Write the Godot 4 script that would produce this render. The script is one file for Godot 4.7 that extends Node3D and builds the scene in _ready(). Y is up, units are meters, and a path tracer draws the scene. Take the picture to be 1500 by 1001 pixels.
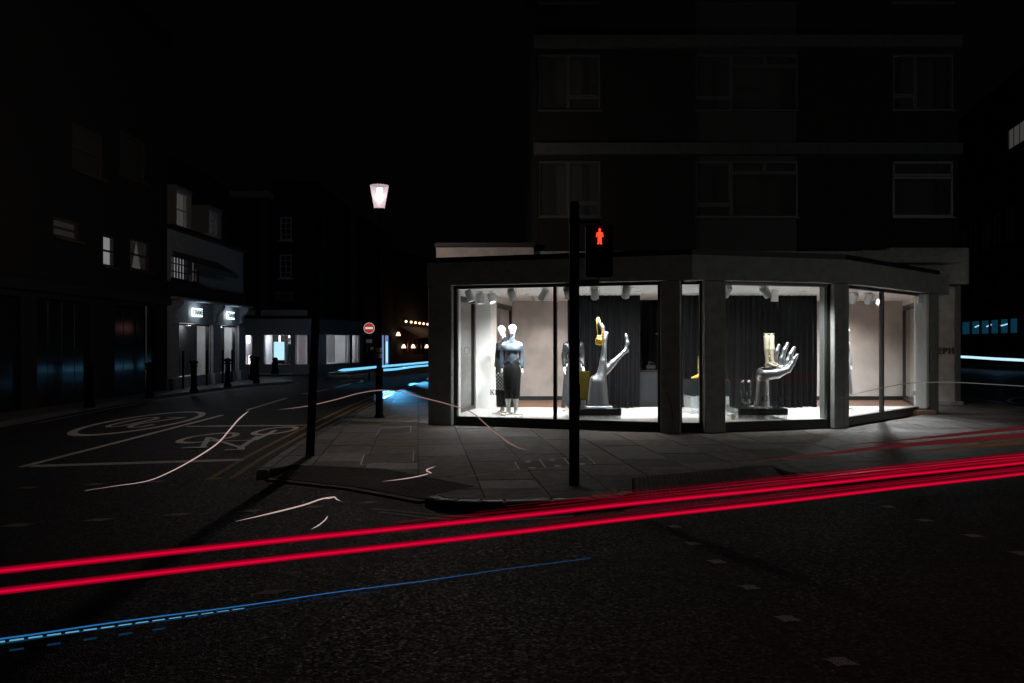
extends Node3D
# A shop corner at night. Plan coordinates are (x, d): d metres ahead of the camera (world z = -d). y = 0 is the road, 0.1 the pavement.

const F := 1250.0
const EYE := 1.7
const PAVE := 0.1
var M := {}
var noise_tex := {}
var used := {}
var rng := RandomNumberGenerator.new()

# ------------------------------------------------------------------ helpers
func V(x: float, y: float, d: float) -> Vector3:
	return Vector3(x, y, -d)

func W(px: float, py: float, d: float) -> Vector3:          # the point d metres ahead that is seen there
	return Vector3((px - 750.0) * d / F, EYE - (py - 500.5) * d / F, -d)

func G(px: float, py: float, h: float) -> Vector3:          # the point at height h that is seen there
	return W(px, py, F * (EYE - h) / (py - 500.5))

func numbered(n: String) -> String:
	if not used.has(n):
		used[n] = 0
		return n
	used[n] += 1
	return "%s_%03d" % [n, used[n]]

func tag(o: Node, label := "", category := "", group := "", kind := "") -> Node:
	if label: o.set_meta("label", label)
	if category: o.set_meta("category", category)
	if group: o.set_meta("group", group)
	if kind: o.set_meta("kind", kind)
	return o

func thing(called: String, label: String, category: String, at := Vector3.ZERO, turn := 0.0, group := "") -> Node3D:
	var o := Node3D.new()
	o.name = numbered(called)
	add_child(o)
	o.position = at
	o.rotation.y = turn
	tag(o, label, category, group)
	return o

func sb() -> SurfaceTool:
	var s := SurfaceTool.new()
	s.begin(Mesh.PRIMITIVE_TRIANGLES)
	s.set_smooth_group(-1)
	return s

func put(called: String, mesh: Mesh, m: Material, parent: Node = null) -> MeshInstance3D:
	var o := MeshInstance3D.new()
	o.mesh = mesh
	o.material_override = m
	if parent == null:
		o.name = numbered(called)
		add_child(o)
	else:
		var n := called
		var k := 0
		while parent.has_node(n):
			k += 1
			n = "%s_%03d" % [called, k]
		o.name = n
		parent.add_child(o, true)
	return o

func obj(called: String, s: SurfaceTool, m: Material, parent: Node = null, at := Vector3.ZERO) -> MeshInstance3D:
	s.generate_normals()
	var o := put(called, s.commit(), m, parent)
	o.position = at
	return o

func tri(s: SurfaceTool, a: Vector3, b: Vector3, c: Vector3) -> void:
	s.add_vertex(a); s.add_vertex(b); s.add_vertex(c)

func quad(s: SurfaceTool, a: Vector3, b: Vector3, c: Vector3, d: Vector3) -> void:   # clockwise from outside
	tri(s, a, b, c); tri(s, a, c, d)

func hexa(s: SurfaceTool, p: Array) -> void:   # p: bottom 4 (counter-clockwise seen from above), top 4
	quad(s, p[4], p[7], p[6], p[5])
	quad(s, p[0], p[1], p[2], p[3])
	for i in 4:
		var j := (i + 1) % 4
		quad(s, p[i], p[i + 4], p[j + 4], p[j])

func box(s: SurfaceTool, c: Vector3, z: Vector3, xf := Transform3D(), bev := 0.0) -> void:
	var h := z * 0.5
	if bev <= 0.0:
		var p := []
		for y in [-h.y, h.y]:
			for q in [Vector2(-h.x, h.z), Vector2(h.x, h.z), Vector2(h.x, -h.z), Vector2(-h.x, -h.z)]:
				p.append(xf * (c + Vector3(q.x, y, q.y)))
		hexa(s, p)
		return
	bev = minf(bev, minf(h.x, minf(h.y, h.z)) * 0.9)
	# chamfered box
	var g := func(ax: int, sx: int, sy: int, sz: int) -> Vector3:
		var v := Vector3(h.x if ax == 0 else h.x - bev, h.y if ax == 1 else h.y - bev, h.z if ax == 2 else h.z - bev)
		return xf * (c + v * Vector3(sx, sy, sz))
	for ax in 3:
		var u := (ax + 1) % 3
		var w := (ax + 2) % 3
		for sg in [-1, 1]:
			var pts := []
			for q in [[-1, -1], [1, -1], [1, 1], [-1, 1]]:
				var e := [0, 0, 0]
				e[ax] = sg; e[u] = q[0]; e[w] = q[1]
				pts.append(g.call(ax, e[0], e[1], e[2]))
			if sg > 0: quad(s, pts[0], pts[3], pts[2], pts[1])
			else: quad(s, pts[0], pts[1], pts[2], pts[3])
		# edges along axis ax, between faces u and w
		for su in [-1, 1]:
			for sw in [-1, 1]:
				var e0 := [0, 0, 0]
				e0[u] = su; e0[w] = sw; e0[ax] = -1
				var e1 := e0.duplicate()
				e1[ax] = 1
				var a: Vector3 = g.call(u, e0[0], e0[1], e0[2])
				var b: Vector3 = g.call(u, e1[0], e1[1], e1[2])
				var cc: Vector3 = g.call(w, e1[0], e1[1], e1[2])
				var dd: Vector3 = g.call(w, e0[0], e0[1], e0[2])
				if su * sw > 0: quad(s, a, dd, cc, b)
				else: quad(s, a, b, cc, dd)
	for sx in [-1, 1]:
		for sy in [-1, 1]:
			for sz in [-1, 1]:
				var a: Vector3 = g.call(0, sx, sy, sz)
				var b: Vector3 = g.call(1, sx, sy, sz)
				var cc: Vector3 = g.call(2, sx, sy, sz)
				if sx * sy * sz > 0: tri(s, a, cc, b)
				else: tri(s, a, b, cc)

func tube(s: SurfaceTool, pts: Array, radii, sides := 8, smooth := true, flat := 1.0) -> void:   # pts: Vector3s; radii a number or an array
	var n := pts.size()
	s.set_smooth_group(1 if smooth else -1)
	var rings := []
	var up := Vector3.UP
	for i in n:
		var t: Vector3 = (pts[mini(i + 1, n - 1)] - pts[maxi(i - 1, 0)]).normalized()
		var side := t.cross(up)
		if side.length() < 0.05: side = t.cross(Vector3.RIGHT)
		side = side.normalized()
		var top := side.cross(t).normalized()
		var r: float = radii[i] if radii is Array else radii
		var ring := []
		for k in sides:
			var a := TAU * k / sides
			ring.append(pts[i] + (side * cos(a) + top * sin(a) * flat) * r)
		rings.append(ring)
	for i in n - 1:
		for k in sides:
			var j := (k + 1) % sides
			var u0 := float(i) / (n - 1)
			var u1 := float(i + 1) / (n - 1)
			for q in [[i, k, u0, k], [i + 1, k, u1, k], [i + 1, j, u1, k + 1], [i, k, u0, k], [i + 1, j, u1, k + 1], [i, j, u0, k + 1]]:
				s.add_vertex(rings[q[0]][q[1]])
	s.set_smooth_group(-1)
	for e in [0, n - 1]:
		for k in range(1, sides - 1):
			if e == 0: tri(s, rings[0][0], rings[0][k], rings[0][k + 1])
			else: tri(s, rings[e][0], rings[e][k + 1], rings[e][k])

func lathe(s: SurfaceTool, prof: Array, sides := 20, xf := Transform3D(), sx := 1.0, sz := 1.0, wob := 0.0, wn := 8) -> void:   # prof: [r, y] from bottom up
	for i in prof.size() - 1:
		var a = prof[i]
		var b = prof[i + 1]
		var sharp: bool = absf(b[1] - a[1]) < absf(b[0] - a[0]) * 0.6
		s.set_smooth_group(-1 if sharp else 1)
		for k in sides:
			var q := []
			for e in [[a, k], [b, k], [b, k + 1], [a, k + 1]]:
				var an: float = TAU * (e[1] % sides) / sides
				var r: float = e[0][0] * (1.0 + wob * sin(an * wn))
				q.append(xf * Vector3(cos(an) * r * sx, e[0][1], sin(an) * r * sz))
			quad(s, q[0], q[3], q[2], q[1])
	s.set_smooth_group(-1)

func prism(s: SurfaceTool, poly: PackedVector2Array, y0: float, y1: float, sides := true) -> void:   # poly in plan (x, d)
	var p := poly
	if Geometry2D.is_polygon_clockwise(p):
		p = poly.duplicate()
		p.reverse()
	var ix := Geometry2D.triangulate_polygon(p)
	for i in range(0, ix.size(), 3):
		var t := []
		for k in 3: t.append(p[ix[i + k]])
		var area: float = (t[1] - t[0]).cross(t[2] - t[0])
		if area < 0: t = [t[0], t[2], t[1]]
		tri(s, V(t[0].x, y1, t[0].y), V(t[2].x, y1, t[2].y), V(t[1].x, y1, t[1].y))
		if sides: tri(s, V(t[0].x, y0, t[0].y), V(t[1].x, y0, t[1].y), V(t[2].x, y0, t[2].y))
	if sides:
		for i in p.size():
			var a := p[i]
			var b := p[(i + 1) % p.size()]
			quad(s, V(a.x, y0, a.y), V(a.x, y1, a.y), V(b.x, y1, b.y), V(b.x, y0, b.y))

func plane_of(a: Vector2, b: Vector2, y := 0.0) -> Transform3D:   # x along a->b (plan), y up, z out to the right-hand side's viewer
	var x := V(b.x - a.x, 0, b.y - a.y).normalized()
	return Transform3D(Basis(x, Vector3.UP, x.cross(Vector3.UP)), V(a.x, y, a.y))

func along(a: Vector2, b: Vector2, px: float) -> float:   # metres from a along a->b to where the sight line through that column meets it
	var k := (px - 750.0) / F
	var e := b - a
	return (k * a.y - a.x) / (e.x - k * e.y) * e.length()

func offset_line(pts: Array, o: float) -> Array:   # moves a plan polyline to its viewer's side by o
	var out := []
	for i in pts.size():
		var n := Vector2.ZERO
		var c := 1.0
		var ns := []
		if i > 0: ns.append((pts[i] - pts[i - 1]).normalized())
		if i < pts.size() - 1: ns.append((pts[i + 1] - pts[i]).normalized())
		for e in ns: n += Vector2(e.y, -e.x)
		n = n.normalized()
		if ns.size() == 2: c = n.dot(Vector2(ns[0].y, -ns[0].x))
		out.append(pts[i] + n * o / c)
	return out

func band(s: SurfaceTool, pts: Array, y0: float, y1: float, o0: float, o1: float) -> void:
	var a := offset_line(pts, o0)
	var b := offset_line(pts, o1)
	for i in pts.size() - 1:
		var p := []
		for y in [y0, y1]:
			for q in [b[i], b[i + 1], a[i + 1], a[i]]: p.append(V(q.x, y, q.y))
		hexa(s, p)

func strip(s: SurfaceTool, pts: Array, w, y: float, th := 0.004) -> void:   # a flat painted line through plan points
	for i in pts.size() - 1:
		pass
	var l := offset_line(pts, -w * 0.5)
	var r := offset_line(pts, w * 0.5)
	for i in pts.size() - 1:
		quad(s, V(r[i].x, y, r[i].y), V(l[i].x, y, l[i].y), V(l[i + 1].x, y, l[i + 1].y), V(r[i + 1].x, y, r[i + 1].y))

func smooth_path(pts: Array, per := 8) -> Array:
	var out := []
	var n := pts.size()
	for i in n - 1:
		for k in per:
			out.append((pts[i] as Vector3).cubic_interpolate(pts[i + 1], pts[maxi(i - 1, 0)], pts[mini(i + 2, n - 1)], float(k) / per))
	out.append(pts[n - 1])
	return out

func smooth2(pts: Array, per := 8) -> Array:
	var v := []
	for p in pts: v.append(Vector3(p.x, 0, p.y))
	var out := []
	for p in smooth_path(v, per): out.append(Vector2(p.x, p.z))
	return out

# joins tapered capsules [a, b, ra, rb] with a smooth minimum and meshes the field as surface nets
func blob(s: SurfaceTool, bones: Array, cell := 0.012, k := 0.012, xf := Transform3D()) -> void:
	var lo := Vector3.INF
	var hi := -Vector3.INF
	for b in bones:
		var r: float = maxf(b[2], b[3]) + 4.0 * k + 2.0 * cell
		for e in [b[0], b[1]]:
			lo = lo.min(e - Vector3.ONE * r)
			hi = hi.max(e + Vector3.ONE * r)
	var nx := int((hi.x - lo.x) / cell) + 2
	var ny := int((hi.y - lo.y) / cell) + 2
	var nz := int((hi.z - lo.z) / cell) + 2
	var acc := PackedFloat32Array()
	acc.resize(nx * ny * nz)
	for b in bones:
		var a: Vector3 = b[0]
		var ab: Vector3 = b[1] - a
		var ra: float = b[2]
		var dr: float = b[3] - ra
		var r: float = maxf(b[2], b[3]) + 4.0 * k + cell
		var l2 := maxf(ab.length_squared(), 1e-9)
		var l: Vector3 = ((a.min(b[1]) - Vector3.ONE * r - lo) / cell).floor().max(Vector3.ZERO)
		var h: Vector3 = (a.max(b[1]) + Vector3.ONE * r - lo) / cell
		var reach := 4.0 * k
		for z in range(int(l.z), mini(int(h.z) + 1, nz)):
			for y in range(int(l.y), mini(int(h.y) + 1, ny)):
				var row := (z * ny + y) * nx
				for x in range(int(l.x), mini(int(h.x) + 1, nx)):
					var p := lo + Vector3(x, y, z) * cell - a
					var t := clampf(p.dot(ab) / l2, 0.0, 1.0)
					var d := (p - ab * t).length() - ra - dr * t
					if d < reach:
						acc[row + x] += exp(clampf(-d / k, -20.0, 20.0))
	var ids := {}
	var offs := [0, 1, nx, nx + 1, nx * ny, nx * ny + 1, nx * ny + nx, nx * ny + nx + 1]
	var cor := [Vector3(0, 0, 0), Vector3(1, 0, 0), Vector3(0, 1, 0), Vector3(1, 1, 0), Vector3(0, 0, 1), Vector3(1, 0, 1), Vector3(0, 1, 1), Vector3(1, 1, 1)]
	var edges := [[0, 1], [2, 3], [4, 5], [6, 7], [0, 2], [1, 3], [4, 6], [5, 7], [0, 4], [1, 5], [2, 6], [3, 7]]
	var verts := PackedVector3Array()
	for z in nz - 1:
		for y in ny - 1:
			var row := (z * ny + y) * nx
			for x in nx - 1:
				var i := row + x
				var c0 := acc[i] > 1.0
				if c0 == (acc[i + 1] > 1.0) and c0 == (acc[i + nx] > 1.0) and c0 == (acc[i + nx + 1] > 1.0):
					var j := i + nx * ny
					if c0 == (acc[j] > 1.0) and c0 == (acc[j + 1] > 1.0) and c0 == (acc[j + nx] > 1.0) and c0 == (acc[j + nx + 1] > 1.0):
						continue
				var sum := Vector3.ZERO
				var n := 0
				for e in edges:
					var va := acc[i + offs[e[0]]]
					var vb := acc[i + offs[e[1]]]
					if (va > 1.0) != (vb > 1.0):
						var fa := log(maxf(va, 1e-6))
						var fb := log(maxf(vb, 1e-6))
						sum += (cor[e[0]] as Vector3).lerp(cor[e[1]], clampf(fa / (fa - fb), 0.0, 1.0))
						n += 1
				ids[i] = verts.size()
				verts.append(lo + (Vector3(x, y, z) + sum / n) * cell)
	s.set_smooth_group(1)
	var dirs := [1, nx, nx * ny]
	for z in range(1, nz - 1):
		for y in range(1, ny - 1):
			var row := (z * ny + y) * nx
			for x in range(1, nx - 1):
				var i := row + x
				if not ids.has(i): continue
				for ax in 3:
					var j: int = i + dirs[ax]
					var ia := acc[i] > 1.0
					if ia == (acc[j] > 1.0): continue
					var u: int = dirs[(ax + 1) % 3]
					var w: int = dirs[(ax + 2) % 3]
					if not (ids.has(i - u) and ids.has(i - w) and ids.has(i - u - w)): continue
					var q := [xf * verts[ids[i]], xf * verts[ids[i - u]], xf * verts[ids[i - u - w]], xf * verts[ids[i - w]]]
					if ia: quad(s, q[0], q[3], q[2], q[1])
					else: quad(s, q[0], q[1], q[2], q[3])
	s.set_smooth_group(-1)

# ------------------------------------------------------------------ materials
func noise(key: String, freq: float, oct := 4, size := 512, kind := FastNoiseLite.TYPE_SIMPLEX, ramp = null, as_normal := false, bump := 4.0) -> NoiseTexture2D:
	if noise_tex.has(key): return noise_tex[key]
	var t := NoiseTexture2D.new()
	t.width = size; t.height = size; t.seamless = true
	var n := FastNoiseLite.new()
	n.seed = key.hash() % 10000
	n.noise_type = kind
	n.frequency = freq
	n.fractal_octaves = oct
	t.noise = n
	if ramp != null:
		var g := Gradient.new()
		g.offsets = PackedFloat32Array(ramp[0])
		g.colors = PackedColorArray(ramp[1])
		t.color_ramp = g
	if as_normal:
		t.as_normal_map = true
		t.bump_strength = bump
	noise_tex[key] = t
	return t

func mat(called: String, r: float, g: float, b: float, rough := 0.8, metal := 0.0) -> StandardMaterial3D:   # linear base colour
	var m := StandardMaterial3D.new()
	m.resource_name = called
	m.albedo_color = Color(r, g, b).linear_to_srgb()
	m.roughness = rough
	m.metallic = metal
	M[called] = m
	return m

func glow(called: String, r: float, g: float, b: float, times := 1.0) -> StandardMaterial3D:   # linear emission
	var m := mat(called, 0.02, 0.02, 0.02, 0.9)
	m.emission_enabled = true
	m.emission = Color(r, g, b).linear_to_srgb()
	m.emission_energy_multiplier = times
	return m

func mottle(m: StandardMaterial3D, tex: Texture2D, scale: float, bump = null, depth := 0.1, bscale := 0.0) -> StandardMaterial3D:
	m.albedo_texture = tex
	m.uv1_triplanar = true
	m.uv1_world_triplanar = true
	m.uv1_scale = Vector3.ONE * scale
	if bump:
		m.heightmap_enabled = true
		m.heightmap_texture = bump
		m.heightmap_scale = depth
	return m

func grey(v: float) -> Color:
	return Color(v, v, v)

func materials() -> void:
	var soft := noise("soft", 0.012, 5, 512, FastNoiseLite.TYPE_SIMPLEX, [[0.2, 0.5, 0.8], [grey(0.9), grey(0.96), grey(1.0)]])
	var faint := noise("faint", 0.01, 6, 1024, FastNoiseLite.TYPE_SIMPLEX, [[0.1, 0.5, 0.9], [grey(0.86), grey(0.95), grey(1.0)]])
	var grain := noise("grain", 0.22, 3, 1024, FastNoiseLite.TYPE_SIMPLEX, [[0.25, 0.45, 0.6, 0.8], [grey(0.35), grey(0.62), grey(0.8), grey(1.0)]])
	var speck := noise("speck", 0.14, 1, 1024, FastNoiseLite.TYPE_CELLULAR, [[0.0, 0.35, 0.7, 0.88, 1.0], [grey(0.22), grey(0.36), grey(0.55), grey(0.8), grey(1.0)]])
	(speck.noise as FastNoiseLite).cellular_return_type = FastNoiseLite.RETURN_CELL_VALUE
	var gloss := noise("gloss", 0.14, 1, 1024, FastNoiseLite.TYPE_CELLULAR, [[0.0, 0.5, 0.9, 1.0], [grey(1.0), grey(0.85), grey(0.6), grey(0.42)]])
	(gloss.noise as FastNoiseLite).cellular_return_type = FastNoiseLite.RETURN_CELL_VALUE
	var grainh := noise("grainh", 0.2, 2, 1024, FastNoiseLite.TYPE_CELLULAR)
	var stain := noise("stain", 0.008, 6, 1024, FastNoiseLite.TYPE_SIMPLEX, [[0.1, 0.4, 0.65, 0.95], [grey(0.74), grey(0.88), grey(0.95), grey(1.0)]])
	var worn := noise("worn", 0.05, 5, 512, FastNoiseLite.TYPE_SIMPLEX, [[0.3, 0.42, 0.5, 0.8], [grey(0.25), grey(0.5), grey(0.85), grey(1.0)]])
	mottle(mat("asphalt", 0.066, 0.07, 0.077, 0.95), speck, 0.37, grainh, 1.2)
	M.asphalt.roughness_texture = gloss
	mottle(mat("paving", 0.19, 0.178, 0.168, 0.75), stain, 0.45, grain, 0.12)
	mottle(mat("paving_warm", 0.2, 0.175, 0.155, 0.75), stain, 0.37, grain, 0.12)
	mottle(mat("paving_dark", 0.12, 0.113, 0.108, 0.72), stain, 0.6, grain, 0.12)
	mottle(mat("tactile", 0.12, 0.11, 0.102, 0.8), stain, 0.6)
	mottle(mat("granite", 0.2, 0.205, 0.21, 0.4), grain, 0.9, grain, 0.15)
	mottle(mat("stone_grey", 0.165, 0.165, 0.168, 0.6), stain, 0.8, grain, 0.12)
	mat("joint", 0.02, 0.018, 0.016, 1.0)
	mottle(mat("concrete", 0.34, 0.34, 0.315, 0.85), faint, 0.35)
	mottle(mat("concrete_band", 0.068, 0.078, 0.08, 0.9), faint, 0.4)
	mottle(mat("render_pale", 0.5, 0.47, 0.43, 0.9), soft, 0.4)
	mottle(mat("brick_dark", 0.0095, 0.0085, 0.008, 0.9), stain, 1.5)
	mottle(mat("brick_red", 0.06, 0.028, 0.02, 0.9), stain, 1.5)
	mottle(mat("quoin", 0.14, 0.08, 0.05, 0.9), soft, 1.5)
	mottle(mat("stone_pale", 0.4, 0.385, 0.38, 0.85), soft, 0.7)
	mat("panel", 0.026, 0.03, 0.03, 0.6)
	mat("upvc", 0.075, 0.085, 0.087, 0.4)
	mat("room_dark", 0.012, 0.013, 0.013, 0.95)
	mat("blind", 0.014, 0.017, 0.017, 0.9)
	mat("black_frame", 0.012, 0.012, 0.012, 0.35)
	mat("black_gloss", 0.012, 0.014, 0.014, 0.12)
	mat("flashing", 0.01, 0.01, 0.01, 0.6)
	mat("white_wall", 0.72, 0.73, 0.72, 0.7)
	mottle(mat("white_floor", 0.74, 0.74, 0.73, 0.28), soft, 0.5)
	mottle(mat("back_wall", 0.6, 0.555, 0.525, 0.8), soft, 0.2)
	mat("wood_floor", 0.2, 0.12, 0.085, 0.5)
	mat("ceiling", 0.84, 0.84, 0.83, 0.85)
	mottle(mat("curtain", 0.006, 0.006, 0.0066, 0.9), soft, 2.0)
	M.curtain.metallic_specular = 0.15
	var g := mat("glass", 0.9, 0.95, 0.95, 0.02)
	g.transparency = BaseMaterial3D.TRANSPARENCY_ALPHA
	g.albedo_color.a = 0.04
	g.metallic_specular = 0.5
	var ac := mat("acrylic", 0.85, 0.92, 0.94, 0.1)
	ac.transparency = BaseMaterial3D.TRANSPARENCY_ALPHA
	ac.albedo_color.a = 0.25
	mat("silver", 0.26, 0.265, 0.27, 0.4, 1.0)
	mat("gold", 0.85, 0.5, 0.06, 0.25, 1.0)
	mat("gold_leather", 0.62, 0.36, 0.03, 0.4)
	mat("cream_leather", 0.42, 0.37, 0.26, 0.38)
	mat("black_leather", 0.012, 0.012, 0.013, 0.25)
	mat("mannequin", 0.72, 0.72, 0.67, 0.35)
	mat("blue_knit", 0.088, 0.113, 0.145, 0.7)
	mat("black_cloth", 0.005, 0.005, 0.0055, 0.85)
	mat("charcoal_cloth", 0.006, 0.006, 0.0068, 0.85)
	mat("grey_cloth", 0.2, 0.2, 0.21, 0.85)
	mat("skin_tan", 0.5, 0.33, 0.22, 0.5)
	mat("olive", 0.016, 0.012, 0.0014, 0.9)
	M.olive.metallic_specular = 0.1
	mat("counter", 0.016, 0.02, 0.024, 0.3)
	mat("chrome", 0.7, 0.7, 0.7, 0.15, 1.0)
	mat("fitting_white", 0.62, 0.64, 0.64, 0.4)
	mat("iron", 0.012, 0.012, 0.013, 0.4)
	mat("street_black", 0.003, 0.003, 0.0033, 0.6)
	M.street_black.metallic_specular = 0.12
	mat("grey_paint", 0.2, 0.2, 0.2, 0.5)
	mottle(mat("road_white", 0.72, 0.7, 0.68, 0.7), faint, 2.2)
	mottle(mat("road_worn", 0.62, 0.62, 0.6, 0.8), worn, 3.0)
	mottle(mat("road_yellow", 0.5, 0.32, 0.09, 0.75), worn, 2.0)
	mottle(mat("mark_pale", 0.6, 0.6, 0.38, 0.7), worn, 4.0)
	mat("mark_gum", 0.36, 0.35, 0.33, 0.8)
	mat("steel_edge", 0.6, 0.6, 0.6, 0.45, 0.0)
	mat("letter_bronze", 0.055, 0.048, 0.042, 0.6)
	mat("letter_dark", 0.03, 0.028, 0.026, 0.5)
	glow("sign_red_shine", 0.36, 0.028, 0.015, 1.0)  # glow put in for headlight shine on the no entry sign
	glow("sign_white_shine", 0.62, 0.62, 0.64, 1.0)
	mat("sign_white", 0.7, 0.7, 0.7, 0.4)
	mat("awning", 0.09, 0.1, 0.095, 0.8)
	mat("shop_white", 0.6, 0.6, 0.63, 0.7)
	mat("timber", 0.06, 0.045, 0.03, 0.7)
	glow("lens_lit", 1.0, 0.98, 0.94, 3.0)
	glow("downlight", 1.0, 0.86, 0.74, 2.2)
	glow("lantern_bulb", 1.0, 0.86, 0.8, 14.0)
	var lg := mat("lantern_glass", 0.012, 0.01, 0.011, 0.5)
	lg.transparency = BaseMaterial3D.TRANSPARENCY_ALPHA
	lg.albedo_color.a = 0.15
	lg.emission_enabled = true
	lg.emission = Color(0.95, 0.86, 0.9)
	lg.emission_energy_multiplier = 2.3
	glow("red_man", 1.0, 0.055, 0.02, 1.7)
	mat("red_lens", 0.02, 0.001, 0.001, 0.4)
	glow("trail_red", 0.66, 0.0, 0.032, 1.05)
	glow("trail_red_mid", 0.27, 0.0, 0.013, 1.0)
	glow("trail_red_faint", 0.075, 0.008, 0.01, 0.8)
	glow("trail_amber_faint", 0.06, 0.025, 0.01, 0.7)
	glow("trail_blue", 0.16, 0.55, 0.95, 1.3)
	glow("trail_ice", 0.5, 0.78, 1.0, 1.2)
	glow("trail_deep_blue", 0.015, 0.13, 0.36, 1.0)
	glow("trail_red_dark", 0.075, 0.0, 0.004, 1.0)
	glow("trail_navy", 0.002, 0.022, 0.06, 1.0)
	glow("trail_cyan", 0.12, 0.36, 0.5, 1.0)
	glow("trail_white", 0.62, 0.45, 0.42, 0.85)
	glow("trail_pink", 0.36, 0.2, 0.19, 0.8)
	glow("trail_dim", 0.16, 0.15, 0.14, 0.6)
	glow("sign_halo", 0.75, 0.9, 1.0, 2.2)
	glow("strip_white", 1.0, 0.9, 0.92, 2.5)
	glow("screen_ice", 0.5, 0.85, 1.0, 1.1)
	glow("room_lit", 0.22, 0.215, 0.225, 1.0)
	glow("room_dim", 0.055, 0.052, 0.05, 1.0)
	glow("room_faint", 0.012, 0.011, 0.01, 1.0)
	glow("bulb_warm", 1.0, 0.62, 0.4, 3.0)
	glow("blue_room", 0.003, 0.035, 0.062, 1.0)
	glow("blue_tube", 0.35, 0.75, 1.0, 1.3)
	glow("door_blue", 0.2, 0.3, 0.62, 0.8)
	glow("purple_led", 0.1, 0.06, 0.9, 1.5)

# ------------------------------------------------------------------ scene
var L := Vector2(-1.61, 16.38)
var F1 := Vector2(3.11, 14.78)
var F2 := Vector2(6.11, 15.69)
var R := Vector2(9.65, 19.3)

func _ready() -> void:
	rng.seed = 7
	var cam := Camera3D.new()
	cam.name = "camera"
	cam.fov = rad_to_deg(2.0 * atan(500.5 / F))
	cam.near = 0.1
	cam.far = 900.0
	cam.position = Vector3(0, EYE, 0)
	add_child(cam)
	cam.current = true
	var env := Environment.new()
	env.background_mode = Environment.BG_SKY
	var sky := Sky.new()
	var sm := ProceduralSkyMaterial.new()
	sm.sky_top_color = Color(0.05, 0.05, 0.06)
	sm.sky_horizon_color = Color(0.06, 0.06, 0.065)
	sm.ground_bottom_color = Color(0.03, 0.03, 0.03)
	sm.ground_horizon_color = Color(0.05, 0.05, 0.05)
	sky.sky_material = sm
	env.sky = sky
	env.background_energy_multiplier = 0.15
	env.tonemap_mode = Environment.TONE_MAPPER_LINEAR
	env.tonemap_exposure = 1.0
	env.sdfgi_enabled = true
	env.ssao_enabled = true
	env.ssil_enabled = true
	var we := WorldEnvironment.new()
	we.name = "night_sky"
	we.environment = env
	add_child(we)
	materials()
	ground()
	shop()
	apartments()
	left_street()
	far_street()
	right_street()
	display()
	street_furniture()
	streaks()

func omni(called: String, at: Vector3, col: Color, e: float, size := 0.05, parent: Node = null) -> OmniLight3D:
	var l := OmniLight3D.new()
	l.name = numbered(called)
	l.light_color = col
	l.light_energy = e
	l.light_size = size
	l.omni_range = 60.0
	l.omni_attenuation = 2.0
	l.shadow_enabled = true
	if parent: parent.add_child(l, true)
	else: add_child(l, true)
	l.position = at
	return l

func spot(called: String, at: Vector3, to: Vector3, col: Color, e: float, angle: float, blend := 0.8, size := 0.05) -> SpotLight3D:
	var l := SpotLight3D.new()
	l.name = numbered(called)
	l.light_color = col
	l.light_energy = e
	l.light_size = size
	l.spot_range = 60.0
	l.spot_attenuation = 2.0
	l.spot_angle = angle
	l.spot_angle_attenuation = blend
	l.shadow_enabled = true
	add_child(l, true)
	l.look_at_from_position(at, to, Vector3.UP if absf((to - at).normalized().y) < 0.98 else Vector3.RIGHT)
	return l


# ------------------------------------------------------------------ the ground
var kerb_a := []
var kerb_b := []

func kerb_stones(chain: Array, parent: Node, h := PAVE, every := 0.9, wide := 0.15, from_d := 0.0, to_d := 40.0, m: Material = null) -> void:
	var c := chain
	var len_done := 0.0
	var cur := []
	cur.append(c[0])
	var dense := []
	for i in c.size() - 1:
		var steps := maxi(1, int(c[i].distance_to(c[i + 1]) / 0.3))
		for k in steps: dense.append(c[i].lerp(c[i + 1], float(k) / steps))
	dense.append(c[c.size() - 1])
	var inner := offset_line(dense, -wide)
	var n := int(every / 0.3)
	var i := 0
	while i < dense.size() - 1:
		var j := mini(i + n, dense.size() - 1)
		if dense[i].y >= from_d and dense[i].y <= to_d:
			var poly := PackedVector2Array()
			for k in range(i, j + 1): poly.append(dense[k])
			for k in range(j, i - 1, -1): poly.append(inner[k])
			var sh := Geometry2D.offset_polygon(poly, -0.005)
			if sh.size():
				var s := sb()
				var top := h + rng.randf_range(-0.002, 0.002)
				prism(s, sh[0], -0.02, top - 0.012, true)
				var sh2 := Geometry2D.offset_polygon(poly, -0.017)
				if sh2.size(): prism(s, sh2[0], top - 0.012, top, true)
				obj("kerb_stone", s, m if m else M.granite, parent)
		i = j

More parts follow.
